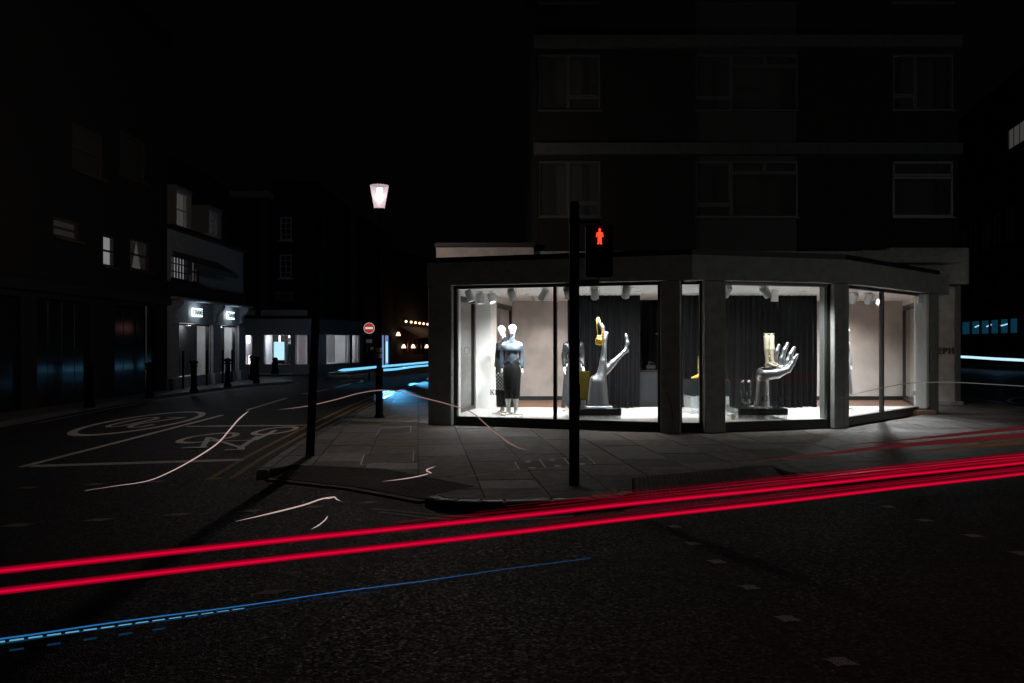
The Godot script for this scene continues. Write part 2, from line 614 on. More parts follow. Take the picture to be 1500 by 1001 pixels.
func ground() -> void:
	var s := sb()
	quad(s, V(-500, 0, -60), V(-500, 0, 700), V(500, 0, 700), V(500, 0, -60))
	tag(obj("road", s, M.asphalt), "", "", "", "structure")
	# the pavement round the shop
	var left := [Vector2(-0.8, 70), Vector2(-3.0, 44), Vector2(-3.5, 36), Vector2(-3.66, 30.5), Vector2(-3.73, 24.5), Vector2(-3.58, 17.9), Vector2(-3.42, 13.8), Vector2(-3.3, 11.9), Vector2(-3.18, 10.6)]
	left = smooth2(left, 4)
	var back1 := [Vector2(-2.82, 11.05), Vector2(-1.6, 10.72), Vector2(-0.42, 9.42)]
	var front1 := [Vector2(-3.02, 10.38), Vector2(-1.9, 9.74), Vector2(-0.97, 8.92)]
	var nose := smooth2([Vector2(-0.9, 8.82), Vector2(-0.72, 8.61), Vector2(-0.4, 8.53), Vector2(-0.07, 8.51), Vector2(0.57, 8.62), Vector2(1.05, 8.77), Vector2(1.26, 8.98), Vector2(1.3, 9.2)], 4)
	var back2 := [Vector2(1.42, 10.02), Vector2(3.36, 11.05)]
	var front2 := [Vector2(1.36, 8.93), Vector2(3.36, 9.98)]
	var right := [Vector2(3.42, 10.35), Vector2(3.5, 10.12), Vector2(3.75, 10.13)]
	right += smooth2([Vector2(4.13, 10.3), Vector2(6.5, 11.5), Vector2(9, 12.75), Vector2(11.6, 14.1), Vector2(12.8, 15.3), Vector2(13.0, 17), Vector2(12.6, 20.9), Vector2(13.2, 24.8), Vector2(13.6, 40), Vector2(14, 60)], 3)
	kerb_a = left
	var poly := PackedVector2Array(left + back1 + nose + back2 + right)
	var pave := thing("pavement", "", "")
	tag(pave, "", "", "", "structure")
	s = sb()
	prism(s, poly, -0.05, 0.082)
	obj("joint_bed", s, M.joint, pave)
	# covers let into the pavement
	var covers := []
	for q in [[[754, 676.5], [761, 688], [872, 679.5], [860, 668.5]], [[533, 666.5], [528, 681], [605, 675.5], [606, 661.5]], [[557, 628], [551, 637.5], [601, 633.5], [602, 624.5]], [[1003, 684], [966, 694], [988, 716], [1037, 706]]]:
		var c := []
		for p in q:
			var w := G(p[0], p[1], PAVE)
			c.append(Vector2(w.x, -w.z))
		covers.append(c)
	covers.remove_at(3)
	var holes := [PackedVector2Array([L, F1, F2, R, Vector2(10.2, 22.2), Vector2(-0.2, 22.2)]), PackedVector2Array([Vector2(-1.94, 21.9), Vector2(-1.94, 40), Vector2(11.6, 40), Vector2(11.6, 21.9)])]
	for c in covers: holes.append(PackedVector2Array(c))
	for chain in [left, nose, right]: holes.append(PackedVector2Array(chain + _rev(offset_line(chain, -0.155))))
	var u := Vector2(1, 0.11).normalized()
	var v := Vector2(-0.11, 1).normalized()
	var mats := [M.paving, M.paving, M.paving_warm, M.paving_dark, M.paving, M.stone_grey]
	for col in range(-9, 24):
		var y := -rng.randf() * 0.9
		while y < 20.0:
			var ln: float = [0.6, 0.75, 0.9, 0.9][rng.randi() % 4]
			var o := u * (col * 0.68) + v * (8.0 + y)
			y += ln
			if o.y > 24.5 or o.y < 7.5: continue
			var pieces: Array = Geometry2D.intersect_polygons(PackedVector2Array([o, o + u * 0.68, o + u * 0.68 + v * ln, o + v * ln]), poly)
			for h in holes:
				var nxt := []
				for p in pieces:
					for r in Geometry2D.clip_polygons(p, h):
						if not Geometry2D.is_polygon_clockwise(r): nxt.append(r)
				pieces = nxt
			var m: Material = mats[rng.randi() % 6]
			for p in pieces:
				for r in Geometry2D.offset_polygon(p, -0.006):
					if r.size() < 3 or _area(r) < 0.02: continue
					s = sb()
					var top := PAVE + rng.randf_range(-0.003, 0.003)
					prism(s, r, 0.07, top)
					obj("paving_slab", s, m, pave)
	# farther along the side street the joints run together
	s = sb()
	for r in Geometry2D.intersect_polygons(poly, PackedVector2Array([Vector2(-20, 24.6), Vector2(30, 24.6), Vector2(30, 80), Vector2(-20, 80)])): prism(s, r, 0.07, PAVE - 0.003)
	tag(obj("far_paving", s, M.paving, pave), "", "", "", "stuff")
	kerb_stones(_from_far(left, 45.0), pave)
	kerb_stones(nose, pave, PAVE, 0.9, 0.15)
	kerb_stones(right, pave, PAVE, 0.9, 0.15, 0, 40)
	kerb_stones(front1, pave, 0.02, 0.9, 0.14, 0.0, 40.0, M.tactile)
	kerb_stones(front2, pave, 0.02, 0.9, 0.14, 0.0, 40.0, M.tactile)
	tactile(pave, back1, offset_line(front1, -0.15), 8, 3)
	tactile(pave, back2, offset_line(front2, -0.15), 6, 3)
	var lab := ["metal framed utility cover of three plates beside the crossing signal pole", "plain rectangular utility cover just behind the corner tactile paving", "small rectangular utility cover near the lamp post and the shop's end pillar"]
	for i in covers.size():
		var c: Array = covers[i]
		var t := thing("utility_cover", lab[i], "utility cover", V(c[0].x, 0, c[0].y), 0, "covers let into the pavement")
		var off := -t.position
		s = sb()
		var sh: PackedVector2Array = Geometry2D.offset_polygon(PackedVector2Array(c), -0.004)[0]
		prism(s, sh, 0.06, PAVE - 0.006)
		obj("plate", s, M.paving_dark if i else M.tactile, t, off)
		var n := 3 if i == 0 else 1
		s = sb()
		for k in 4:
			if i == 1 and k == 0: pass
			_edge(s, c[k], c[(k + 1) % 4], 0.016)
		for k in range(1, n): _edge(s, (c[0] as Vector2).lerp(c[3], float(k) / n), (c[1] as Vector2).lerp(c[2], float(k) / n), 0.02)
		obj("frame", s, M.steel_edge, t, off)
		if i == 0:
			for k in 3:
				for e in [0.12, 0.88]:
					var a: Vector2 = (c[0] as Vector2).lerp(c[3], (k + 0.5) / 3.0)
					var b: Vector2 = (c[1] as Vector2).lerp(c[2], (k + 0.5) / 3.0)
					var p := a.lerp(b, e)
					s = sb()
					lathe(s, [[0.05, 0.0], [0.045, 0.003], [0.0, 0.003]], 10)
					obj("key_hole", s, M.steel_edge, t, off + V(p.x, PAVE - 0.005, p.y))
	# the pavement across the side road and the one round the far corner
	var lk := smooth2([Vector2(-9.2, 8), Vector2(-9.7, 13), Vector2(-10.15, 17.5), Vector2(-10.45, 21.4), Vector2(-10.5, 24.6), Vector2(-10.1, 30.6), Vector2(-9.3, 33.4), Vector2(-8.95, 34.6), Vector2(-9.3, 35.5), Vector2(-11, 36.2), Vector2(-16, 36.4), Vector2(-30, 36.4)], 4)
	kerb_b = lk
	for g in [[lk, [Vector2(-30, 8)]], [smooth2([Vector2(-40, 41.6), Vector2(-14, 41.6), Vector2(-10.6, 41.8), Vector2(-9.3, 43.0), Vector2(-8.3, 45.5), Vector2(-7.3, 53), Vector2(-6.0, 61.5), Vector2(-2, 80)], 4), [Vector2(-40, 80)]], [[Vector2(37, 95), Vector2(32.5, 75), Vector2(31, 64), Vector2(33.5, 58), Vector2(60, 50)], [Vector2(80, 95)]]]:
		var p2 := thing("pavement", "", "")
		tag(p2, "", "", "", "structure")
		s = sb()
		prism(s, PackedVector2Array(offset_line(g[0], -0.15) + g[1]), -0.05, PAVE)
		obj("flagstones", s, M.paving_dark, p2)
		tag(p2.get_child(0), "", "", "", "stuff")
		kerb_stones(g[0], p2, PAVE, 0.9, 0.15, 14.0, 60.0)
	# trodden gum and pale specks on the paving
	s = sb()
	for k in 110:
		var c := Vector2(rng.randf_range(-3.0, 8.5), rng.randf_range(9.2, 15.5))
		if not Geometry2D.is_point_in_polygon(c, poly) or c.y > 14.4 - 0.1 * absf(c.x - 3): continue
		var r0 := rng.randf_range(0.008, 0.024)
		var gum := PackedVector2Array()
		for e in 7: gum.append(c + Vector2.from_angle(TAU * e / 7) * r0 * rng.randf_range(0.7, 1.25))
		prism(s, gum, PAVE, PAVE + 0.0055, false)
	tag(obj("gum_spots", s, M.mark_gum, pave), "", "", "", "stuff")
	markings()

func _edge(s: SurfaceTool, a: Vector2, b: Vector2, w: float) -> void:
	box(s, Vector3(a.distance_to(b) / 2, PAVE - 0.01, 0), Vector3(a.distance_to(b), 0.022, w), plane_of(a, b))

func _rev(a: Array) -> Array:
	var b := a.duplicate()
	b.reverse()
	return b

func _from_far(a: Array, d: float) -> Array:
	return a.filter(func(p): return p.y < d)

func _area(p: PackedVector2Array) -> float:
	var t := 0.0
	for i in p.size(): t += p[i].cross(p[(i + 1) % p.size()])
	return absf(t) * 0.5

func at_share(line: Array, t: float) -> Vector2:
	var n := line.size() - 1
	var f := clampf(t, 0, 1) * n
	var i := mini(int(f), n - 1)
	return (line[i] as Vector2).lerp(line[i + 1], f - i)

func tactile(parent: Node, back: Array, front: Array, nu: int, nv: int) -> void:   # blister slabs that slope down to the dropped kerb
	for i in nu:
		for j in nv:
			var s := sb()
			var f := func(a: float, b: float, up: float) -> Vector3:
				var t: float = (i + 0.5 + (a - 0.5) * 0.985) / nu
				var w: float = (j + 0.5 + (b - 0.5) * 0.985) / nv
				var p := at_share(front, t).lerp(at_share(back, t), w)
				return V(p.x, lerpf(0.022, PAVE, w) + up, p.y)
			hexa(s, [f.call(0, 0, -0.04), f.call(1, 0, -0.04), f.call(1, 1, -0.04), f.call(0, 1, -0.04), f.call(0, 0, 0), f.call(1, 0, 0), f.call(1, 1, 0), f.call(0, 1, 0)])
			for a in 6:
				for b in 6:
					var ca := (a + 0.5) / 6.0
					var cb := (b + 0.5) / 6.0
					var lo := []
					var hi := []
					for k in 6:
						var an := TAU * k / 6
						lo.append(f.call(ca + cos(an) * 0.038, cb + sin(an) * 0.038, 0.0))
						hi.append(f.call(ca + cos(an) * 0.022, cb + sin(an) * 0.022, 0.009))
					for k in 6:
						var k2 := (k + 1) % 6
						quad(s, lo[k], hi[k], hi[k2], lo[k2])
						if k > 0 and k < 5: tri(s, hi[0], hi[k2], hi[k])
			obj("tactile_slab", s, M.tactile, parent)

func mark(called: String, label: String, category: String, pts: Array, w: float, m: Material, group := "", y := 0.004) -> void:
	var s := sb()
	strip(s, pts, w, y)
	tag(obj(called, s, m), label, category, group)

func patch(poly: PackedVector2Array, y: float) -> SurfaceTool:
	var s := sb()
	prism(s, poly, y, y, false)
	return s

func gp(px: float, py: float, h := 0.0) -> Vector2:
	var p := G(px, py, h)
	return Vector2(p.x, -p.z)

func ring2(c: Vector2, rx: float, rd: float, wx: float, wd: float, s: SurfaceTool, y: float, tilt := 0.0, n := 40) -> void:
	var skew := func(p: Vector2) -> Vector3: return V(c.x + p.x + tilt * p.y, y, c.y + p.y)
	for i in n:
		var a := TAU * i / n
		var b := TAU * (i + 1) / n
		var o0 := Vector2(cos(a) * rx, sin(a) * rd)
		var o1 := Vector2(cos(b) * rx, sin(b) * rd)
		var i0 := Vector2(cos(a) * (rx - wx), sin(a) * (rd - wd))
		var i1 := Vector2(cos(b) * (rx - wx), sin(b) * (rd - wd))
		quad(s, skew.call(i0), skew.call(o0), skew.call(o1), skew.call(i1))

func markings() -> void:
	mark("stop_line", "long white stop line in front of the cycle box", "road marking", [Vector2(-6.55, 11.62), Vector2(-3.85, 12.25)], 0.22, M.road_white)
	mark("stop_line", "short white line behind the cycle symbol", "road marking", [Vector2(-6.5, 17.05), Vector2(-4.05, 17.3)], 0.16, M.road_white)
	mark("lane_line", "long white lane line running back from the stop line's far end", "road marking", [Vector2(-6.62, 11.5), Vector2(-6.63, 15.5), Vector2(-6.66, 19.6)], 0.11, M.road_white, "", 0.008)
	var dashes := [[[362, 601], [420, 583.5], "white centre dash just beyond the cycle box"], [[443, 577.5], [479, 571], "white centre dash seen beside the leaning pole"], [[492, 568], [515, 562], "far white centre dash towards the bend"]]
	for q in dashes:
		mark("lane_dash", q[2], "road marking", [gp(q[0][0], q[0][1]), gp(q[1][0], q[1][1])], 0.11, M.road_white, "centre line dashes in the side road")
	mark("arrow_curve", "thin curved white marking far along the side road", "road marking", smooth2([gp(497, 559), gp(515, 557.5), gp(528, 557), gp(530, 559.5), gp(524, 561)], 4), 0.14, M.road_white)
	# double yellow lines along the kerb beside the lamp post
	var k := _from_far(kerb_a, 34.0)
	for o in [0.3, 0.55]:
		var l := offset_line(k, o)
		mark("yellow_line", "yellow line next to the kerb by the lamp post" if o < 0.4 else "outer of the two yellow lines by the lamp post", "yellow line", l, 0.075, M.road_yellow, "double yellow lines by the lamp post")
	mark("yellow_line", "faded single yellow line along the bollard pavement", "yellow line", offset_line(kerb_b.slice(8, 30), 0.3), 0.08, M.road_worn)
	for o in [0.0, 0.16]:
		mark("yellow_line", "faint yellow line hugging the corner kerb" if o == 0.0 else "faint outer yellow line around the corner kerb", "yellow line", smooth2([gp(546 + o * 60, 746 + o * 30), gp(590, 750 + o * 30), gp(660, 757 + o * 30), gp(740, 758 + o * 30), gp(840, 752 + o * 30)], 5), 0.06, M.road_worn, "faint yellow lines at the corner")
	# the speed roundel, read from the far side
	var s := sb()
	ring2(Vector2(-7.75, 18.0), 0.85, 2.7, 0.12, 0.3, s, 0.004)
	var rd := obj("speed_roundel", s, M.road_white)
	tag(rd, "elongated white 20 in an oval painted on the side road", "speed marking")
	for i in 2:
		s = sb()
		var c := Vector2(-7.75 + (0.24 if i == 0 else -0.24), 18.0)
		# strokes stretched along the road; read from ahead, so turned half round
		var f := func(x: float, y: float) -> Vector2: return c + Vector2(-x * 0.2, -y * 1.1)
		var path: Array
		if i == 0: path = smooth2([f.call(-0.9, 0.5), f.call(-0.6, 0.95), f.call(0.3, 1.0), f.call(0.85, 0.55), f.call(0.5, 0.05), f.call(-0.9, -0.95)], 5) + [f.call(0.95, -0.95)]
		else: path = smooth2([f.call(0, 1.0), f.call(0.8, 0.6), f.call(0.85, -0.6), f.call(0, -1.0), f.call(-0.85, -0.6), f.call(-0.8, 0.6), f.call(0, 1.0)], 5)
		strip(s, path, 0.1, 0.004)
		obj("digit", s, M.road_white, rd)
	# the cycle symbol, likewise read by riders coming this way
	var w1 := Vector2(-5.35, 15.05)
	var w2 := Vector2(-4.5, 16.25)
	var cy := thing("cycle_symbol", "white bicycle symbol painted in the cycle box", "cycle symbol")
	for q in [[w1, 0.4, 0.85, 0.0045], [w2, 0.34, 0.8, 0.005]]:
		s = sb()
		ring2(q[0], q[1], q[2], 0.09, 0.2, s, q[3], 0.12)
		obj("wheel", s, M.road_white, cy)
	for q in [[w1, gp(296, 657)], [w1, gp(352, 657)], [gp(312, 648), gp(372, 646)], [gp(372, 646), w2], [gp(352, 657), gp(378, 640)]]:
		s = sb()
		strip(s, q, 0.09, 0.009 + rng.randf() * 0.004)
		obj("frame_bar", s, M.road_white, cy)
	s = sb()
	strip(s, [gp(266, 657.5), gp(304, 656.5)], 0.16, 0.015)
	obj("saddle_bar", s, M.road_white, cy)
	s = sb()
	strip(s, smooth2([gp(350, 655), gp(352, 660), gp(330, 660.5)], 4), 0.12, 0.017)
	obj("handlebar", s, M.road_white, cy)
	# the squares that edge the crossings
	var sq := [[1232, 970, 36, "nearest square crossing mark at the bottom of the view"], [1153, 907, 28, "second nearest square crossing mark in the near row"], [1098, 861, 25, "third square crossing mark in the near row, worn"], [1050, 823.5, 22, "fourth square crossing mark in the near row"], [1016, 797, 20, "small square crossing mark just below the red light streaks"], [988, 772, 17, "square crossing mark right under the lower red light streak"],
		[1497, 811, 26, "square crossing mark at the frame's edge in the outer row"], [1425, 785.5, 22, "worn square crossing mark next but one to the kerb side in the outer row"], [1355, 763, 19, "pale square crossing mark in the middle of the outer row"], [1301, 743, 17, "small square crossing mark of the outer row nearest the red streaks"],
		[25, 770, 34, "long crossing mark at the near edge of the side road, farthest from the shop"], [145, 762, 31, "crossing mark of the near row, second from the house side"], [258, 754.5, 27, "crossing mark of the near row in the middle of the side road"], [366, 749, 24, "crossing mark of the near row beside the bright light squiggle"], [460, 743, 21, "crossing mark under the end of the bright light squiggle"], [541, 736.5, 19, "crossing mark just off the tactile corner"],
		[40, 715, 23, "faint crossing mark of the far row, farthest from the shop"], [139, 710, 22, "faint crossing mark of the far row under the long light squiggle"], [227, 706, 21, "crossing mark of the far row where the long squiggle bends"], [313, 702, 20, "crossing mark at the end of the double yellow lines"],
		[398, 868, 36, "smeared pale patch on the road above the blue streak"]]
	for q in sq:
		var c := gp(q[0], q[1])
		var half: float = q[2] * c.y / F * 0.5
		var poly := PackedVector2Array()
		var dep := half * (0.95 if q[0] > 900 else 0.75)
		var ax := Vector2(0.98, 0.2) if q[0] > 900 else Vector2(1, 0.02)
		var ay := Vector2(-0.35, 0.95) if q[0] > 900 else Vector2(0.5, 0.9)
		for e in [[-1, -1], [-0.3, -0.93], [0.4, -1.02], [1, -0.94], [0.92, 0], [1.02, 0.8], [0.2, 0.95], [-0.5, 0.86], [-1, 0.98], [-0.9, 0.1]]:
			poly.append(c + ax * half * (e[0] + rng.randf_range(-0.09, 0.09)) + ay * dep * (e[1] + rng.randf_range(-0.09, 0.09)))
		tag(obj("crossing_mark", patch(poly, 0.004), M.road_worn), q[3], "road marking", "square marks edging the crossings")
	# flat pale yellow strokes on the paving
	s = sb()
	for q in [[666, 700.5, 698, 697.5, 0.055], [697, 697.3, 728, 693.8, 0.06], [724, 694, 757, 693.2, 0.035], [742, 690, 760, 688, 0.05]]:
		var a := gp(q[0], q[1], PAVE)
		var b := gp(q[2], q[3], PAVE)
		strip(s, [a, a.lerp(b, 0.3) + Vector2(0, 0.02), a.lerp(b, 0.6), a.lerp(b, 0.8) + Vector2(0, 0.015), b], q[4], PAVE + 0.0045)
	tag(obj("pale_stroke", s, M.mark_pale), "pale yellow stroke on the paving by the utility cover", "paint mark")
	s = sb()
	for q in [[869, 720.5, 876, 727], [874, 720, 882, 726.5], [866, 722, 872, 728]]:
		strip(s, [gp(q[0], q[1], PAVE), gp(q[2], q[3], PAVE)], 0.04, PAVE + 0.0045 + rng.randf() * 0.003)
	tag(obj("paint_patch", s, M.mark_pale), "small yellowish scuffed paint patch on the kerb stone by the signal pole", "paint mark")
	s = sb()
	strip(s, [gp(1359, 673, PAVE), gp(1380, 677, PAVE)], 0.1, PAVE + 0.0045)
	tag(obj("paint_patch", s, M.road_yellow), "small yellow patch on the kerb by the red streaks", "paint mark")

# ------------------------------------------------------------------ the shop on the corner
func on(a: Vector2, b: Vector2, t: float, inward := 0.0) -> Vector2:
	var e := (b - a).normalized()
	return a + e * t + Vector2(-e.y, e.x) * inward

const FLOOR := 0.26
const CEIL := 2.74

func shop() -> void:
	var t := thing("corner_shop", "single storey corner shop with pale concrete fascia and brightly lit display windows", "shop", V(F1.x, PAVE, F1.y))
	var off := -t.position
	var holder := t
	var P := func(called: String, s: SurfaceTool, m: Material) -> MeshInstance3D:
		return obj(called, s, m, holder, off)
	var ln := [L, F1, F2, R]
	var s := sb()
	band(s, ln, 2.765, 3.20, 0.07, -0.22)
	P.call("fascia", s, M.concrete)
	s = sb()
	band(s, ln, 3.204, 3.30, 0.03, -0.2)
	P.call("roof_edge", s, M.flashing)
	# side returns of the fascia
	for e in [[L, Vector2(-0.45, 22.0), 1], [Vector2(10.25, 22.0), R, 1]]:
		s = sb()
		band(s, [e[0], e[1]] if e[0] != L else [e[1], e[0]], 2.765, 3.2, 0.02, -0.22)
		P.call("fascia", s, M.concrete)
	s = sb()
	prism(s, PackedVector2Array([on(L, F1, 0.05, 0.18), F1 + Vector2(0, 0.2), F2 + Vector2(-0.05, 0.22), R + Vector2(-0.2, 0.1), Vector2(10.2, 21.95), Vector2(-0.2, 21.95)]), 2.9, 3.15)
	P.call("roof", s, M.flashing)
	# concrete pillars
	var pil := [[L, F1, 0.0, along(L, F1, 661.5)], [L, F1, along(L, F1, 967), along(L, F1, 996.5)], [F1, F2, along(F1, F2, 1033), along(F1, F2, 1063)], [F1, F2, along(F1, F2, 1222), F1.distance_to(F2)], [F2, R, along(F2, R, 1364), F2.distance_to(R)]]
	for q in pil:
		s = sb()
		box(s, Vector3((q[2] + q[3]) / 2, (PAVE + 2.765) / 2, -0.095), Vector3(q[3] - q[2], 2.765 - PAVE, 0.21), plane_of(q[0], q[1]), 0.012)
		P.call("pillar", s, M.concrete)
	s = sb()
	box(s, Vector3(0.11, (PAVE + 2.765) / 2, -0.093), Vector3(0.2, 2.76 - PAVE, 0.2), plane_of(F2, R), 0.012)
	P.call("pillar", s, M.concrete)
	# a dark crack down the first pillar between the windows
	var fx := plane_of(L, F1)
	var ck := []
	for q in [[977, 575], [980, 585], [984.5, 600], [986, 615], [985.5, 627]]: ck.append(fx * Vector3(along(L, F1, q[0]), lift(q[1], 14.8), 0.0115))
	s = sb()
	tube(s, smooth_path(ck, 5), 0.005, 5)
	P.call("crack", s, M.letter_dark)
	# windows
	var y0 := 0.27
	var y1 := 2.765
	var hold := Node3D.new()
	hold.name = "glazing"
	hold.position = off
	t.add_child(hold)
	pane_flat(hold, L, F1, pil[0][3] + 0.002, pil[1][2] - 0.002, y0, y1, 0.16, [along(L, F1, 810)])
	var na := on(L, F1, pil[1][3])
	var nb := on(F1, F2, pil[2][2])
	pane_flat(hold, na, nb, 0.002, na.distance_to(nb) - 0.002, y0, y1, 0.16, [])
	pane_flat(hold, F1, F2, pil[2][3] + 0.002, pil[3][2] - 0.002, y0, y1, 0.16, [])
	pane_flat(hold, F2, R, 0.22, pil[4][2] - 0.002, y0, y1, 0.16, [along(F2, R, 1303.5)])
	# floor, ceiling and walls within
	var gl := offset_line(ln, -0.2)
	s = sb()
	prism(s, PackedVector2Array([on(L, F1, 0.3, 0.2), gl[1], gl[2], on(F2, R, 4.85, 0.2), Vector2(8.9, 18.95), Vector2(-0.75, 18.6)]), PAVE - 0.04, FLOOR)
	P.call("display_floor", s, M.white_floor)
	s = sb()
	prism(s, PackedVector2Array([Vector2(-1.0, 18.0), Vector2(9.2, 18.5), Vector2(10.2, 21.9), Vector2(-0.2, 21.9)]), PAVE - 0.04, 0.2)
	P.call("wood_floor", s, M.wood_floor)
	s = sb()
	prism(s, PackedVector2Array([on(L, F1, 0.1, 0.14), gl[1] + Vector2(0, -0.06), gl[2] + Vector2(0, -0.06), on(F2, R, 4.95, 0.14), Vector2(10.22, 21.92), Vector2(-0.3, 21.92)]), CEIL, 2.84)
	P.call("ceiling", s, M.ceiling)
	s = sb()
	box(s, V(5, 1.45, 21.93), Vector3(10.6, 2.6, 0.1))
	P.call("back_wall", s, M.back_wall)
	s = sb()
	box(s, V(5, 0.25, 21.87), Vector3(10.3, 0.1, 0.02))
	P.call("skirting", s, M.black_frame)
	# white linings, columns and black framed side glazing
	var side_l := [on(L, F1, 0.33, 0.22), Vector2(-0.8, 18.35), Vector2(-0.02, 21.85)]
	var box_plan := func(called: String, a: Vector2, b: Vector2, th: float, y_0: float, y_1: float, m: Material) -> void:
		var q := sb()
		box(q, Vector3(a.distance_to(b) / 2, (y_0 + y_1) / 2, 0), Vector3(a.distance_to(b), y_1 - y_0, th), plane_of(a, b), 0.006)
		P.call(called, q, m)
	var c0 := V(-0.68, 0, 18.6)
	s = sb()
	prism(s, PackedVector2Array([Vector2(-0.78, 18.35), Vector2(-0.46, 18.35), Vector2(-0.34, 18.8), Vector2(-0.66, 18.8)]), FLOOR - 0.03, CEIL)
	P.call("column", s, M.white_wall)
	box_plan.call("jamb_lining", on(L, F1, 0.43, 0.22), on(L, F1, 0.46, 0.42), 0.1, FLOOR, CEIL, M.white_wall)
	# side glass between lining and column
	var ga := Vector2(-1.12, 16.95)
	var gb := Vector2(-0.82, 18.3)
	_side_glass(P, ga, gb, FLOOR, 2.62)
	_side_glass(P, Vector2(-0.52, 18.85), Vector2(-0.03, 21.8), 0.2, 2.6)
	s = sb()
	prism(s, PackedVector2Array([Vector2(8.84, 18.75), Vector2(9.1, 18.72), Vector2(9.3, 19.05), Vector2(9.0, 19.1)]), FLOOR - 0.03, CEIL)
	P.call("column", s, M.white_wall)
	_side_glass(P, Vector2(9.12, 19.15), Vector2(10.02, 21.8), 0.2, 2.6)
	box_plan.call("jamb_lining", on(F2, R, 4.62, 0.24), Vector2(9.15, 18.8), 0.08, FLOOR, CEIL, M.white_wall)
	# white post behind the pillar between the third and fourth windows
	s = sb()
	prism(s, PackedVector2Array([Vector2(5.75, 15.95), Vector2(6.08, 16.02), Vector2(6.2, 16.45), Vector2(5.92, 16.42)]), FLOOR - 0.02, CEIL)
	P.call("post", s, M.white_wall)
	# wall box and small sensor on the far column
	s = sb()
	box(s, W(1347, 441, 18.7), Vector3(0.1, 0.13, 0.06), Transform3D(), 0.01)
	P.call("sensor", s, M.fitting_white)
	s = sb()
	box(s, W(1339.5, 576, 18.72), Vector3(0.04, 0.1, 0.02), Transform3D(), 0.004)
	P.call("socket", s, M.grey_paint)
	# lettering on the glass
	_text(t, "KHAITE", "Droid Serif", 0.1, 0.004, plane_of(L, F1) * Vector3(along(L, F1, 713), 0.74, -0.15), plane_of(L, F1).basis, off, M.letter_dark, 1.0)
	_text(t, "KHAITE", "Droid Serif", 0.1, 0.004, plane_of(F1, F2) * Vector3(along(F1, F2, 1121.5), 0.67, -0.15), plane_of(F1, F2).basis, off, M.letter_dark, 1.0)

func pane_flat(parent: Node, a: Vector2, b: Vector2, t0: float, t1: float, y0: float, y1: float, inset: float, mull: Array, fw := 0.06) -> void:
	var xf := plane_of(a, b)
	var dep := 0.09
	var s := sb()
	box(s, Vector3((t0 + t1) / 2, y1 - fw / 2, -inset), Vector3(t1 - t0, fw, dep), xf, 0.006)
	obj("window_head", s, M.black_frame, parent)
	s = sb()
	box(s, Vector3((t0 + t1) / 2, (PAVE + y0) / 2, -inset), Vector3(t1 - t0, y0 - PAVE, dep), xf, 0.006)
	obj("window_sill", s, M.black_frame, parent)
	var xs := [t0 + fw / 2] + mull + [t1 - fw / 2]
	for x in xs:
		s = sb()
		box(s, Vector3(x, (y0 + y1 - fw) / 2, -inset), Vector3(fw, y1 - fw - y0, dep - 0.004), xf, 0.006)
		obj("mullion", s, M.black_frame, parent)
	for i in xs.size() - 1:
		s = sb()
		var x0: float = xs[i] + fw / 2
		var x1: float = xs[i + 1] - fw / 2
		quad(s, xf * Vector3(x0, y0, -inset), xf * Vector3(x0, y1 - fw, -inset), xf * Vector3(x1, y1 - fw, -inset), xf * Vector3(x1, y0, -inset))
		obj("pane", s, M.glass, parent)

func _side_glass(P: Callable, a: Vector2, b: Vector2, y0: float, y1: float) -> void:
	var xf := plane_of(a, b)
	var n := a.distance_to(b)
	var s := sb()
	for e in [[0.04, 0.08], [n - 0.05, 0.1]]: box(s, Vector3(e[0], (y0 + y1) / 2, 0), Vector3(e[1], y1 - y0, 0.07), xf, 0.006)
	box(s, Vector3(n / 2, y1 - 0.06, 0), Vector3(n - 0.19, 0.12, 0.066), xf, 0.006)
	box(s, Vector3(n / 2, y0 + 0.04, 0), Vector3(n - 0.19, 0.08, 0.066), xf, 0.006)
	P.call("side_frame", s, M.black_frame)
	s = sb()
	quad(s, xf * Vector3(0.08, y0 + 0.08, 0), xf * Vector3(0.08, y1 - 0.12, 0), xf * Vector3(n - 0.1, y1 - 0.12, 0), xf * Vector3(n - 0.1, y0 + 0.08, 0))
	P.call("side_pane", s, M.glass)
	s = sb()
	box(s, Vector3(n / 2, (y1 + CEIL) / 2 + 0.002, 0), Vector3(n, CEIL - y1 - 0.004, 0.08), xf)
	P.call("side_lintel", s, M.white_wall)

func _text(parent: Node, words: String, font: String, h: float, depth: float, at: Vector3, basis: Basis, off: Vector3, m: Material, stretch := 1.0, weight := 700, called := "lettering") -> MeshInstance3D:
	var tm := TextMesh.new()
	var f := SystemFont.new()
	f.font_names = PackedStringArray([font])
	f.font_weight = weight
	tm.font = f
	tm.font_size = 64
	tm.pixel_size = h / 46.0
	tm.depth = depth
	tm.text = words
	tm.horizontal_alignment = HORIZONTAL_ALIGNMENT_LEFT
	tm.curve_step = 2.0
	var o := put(called, tm, m, parent)
	o.transform = Transform3D(basis.scaled_local(Vector3(stretch, 1, 1)), at + off)
	return o

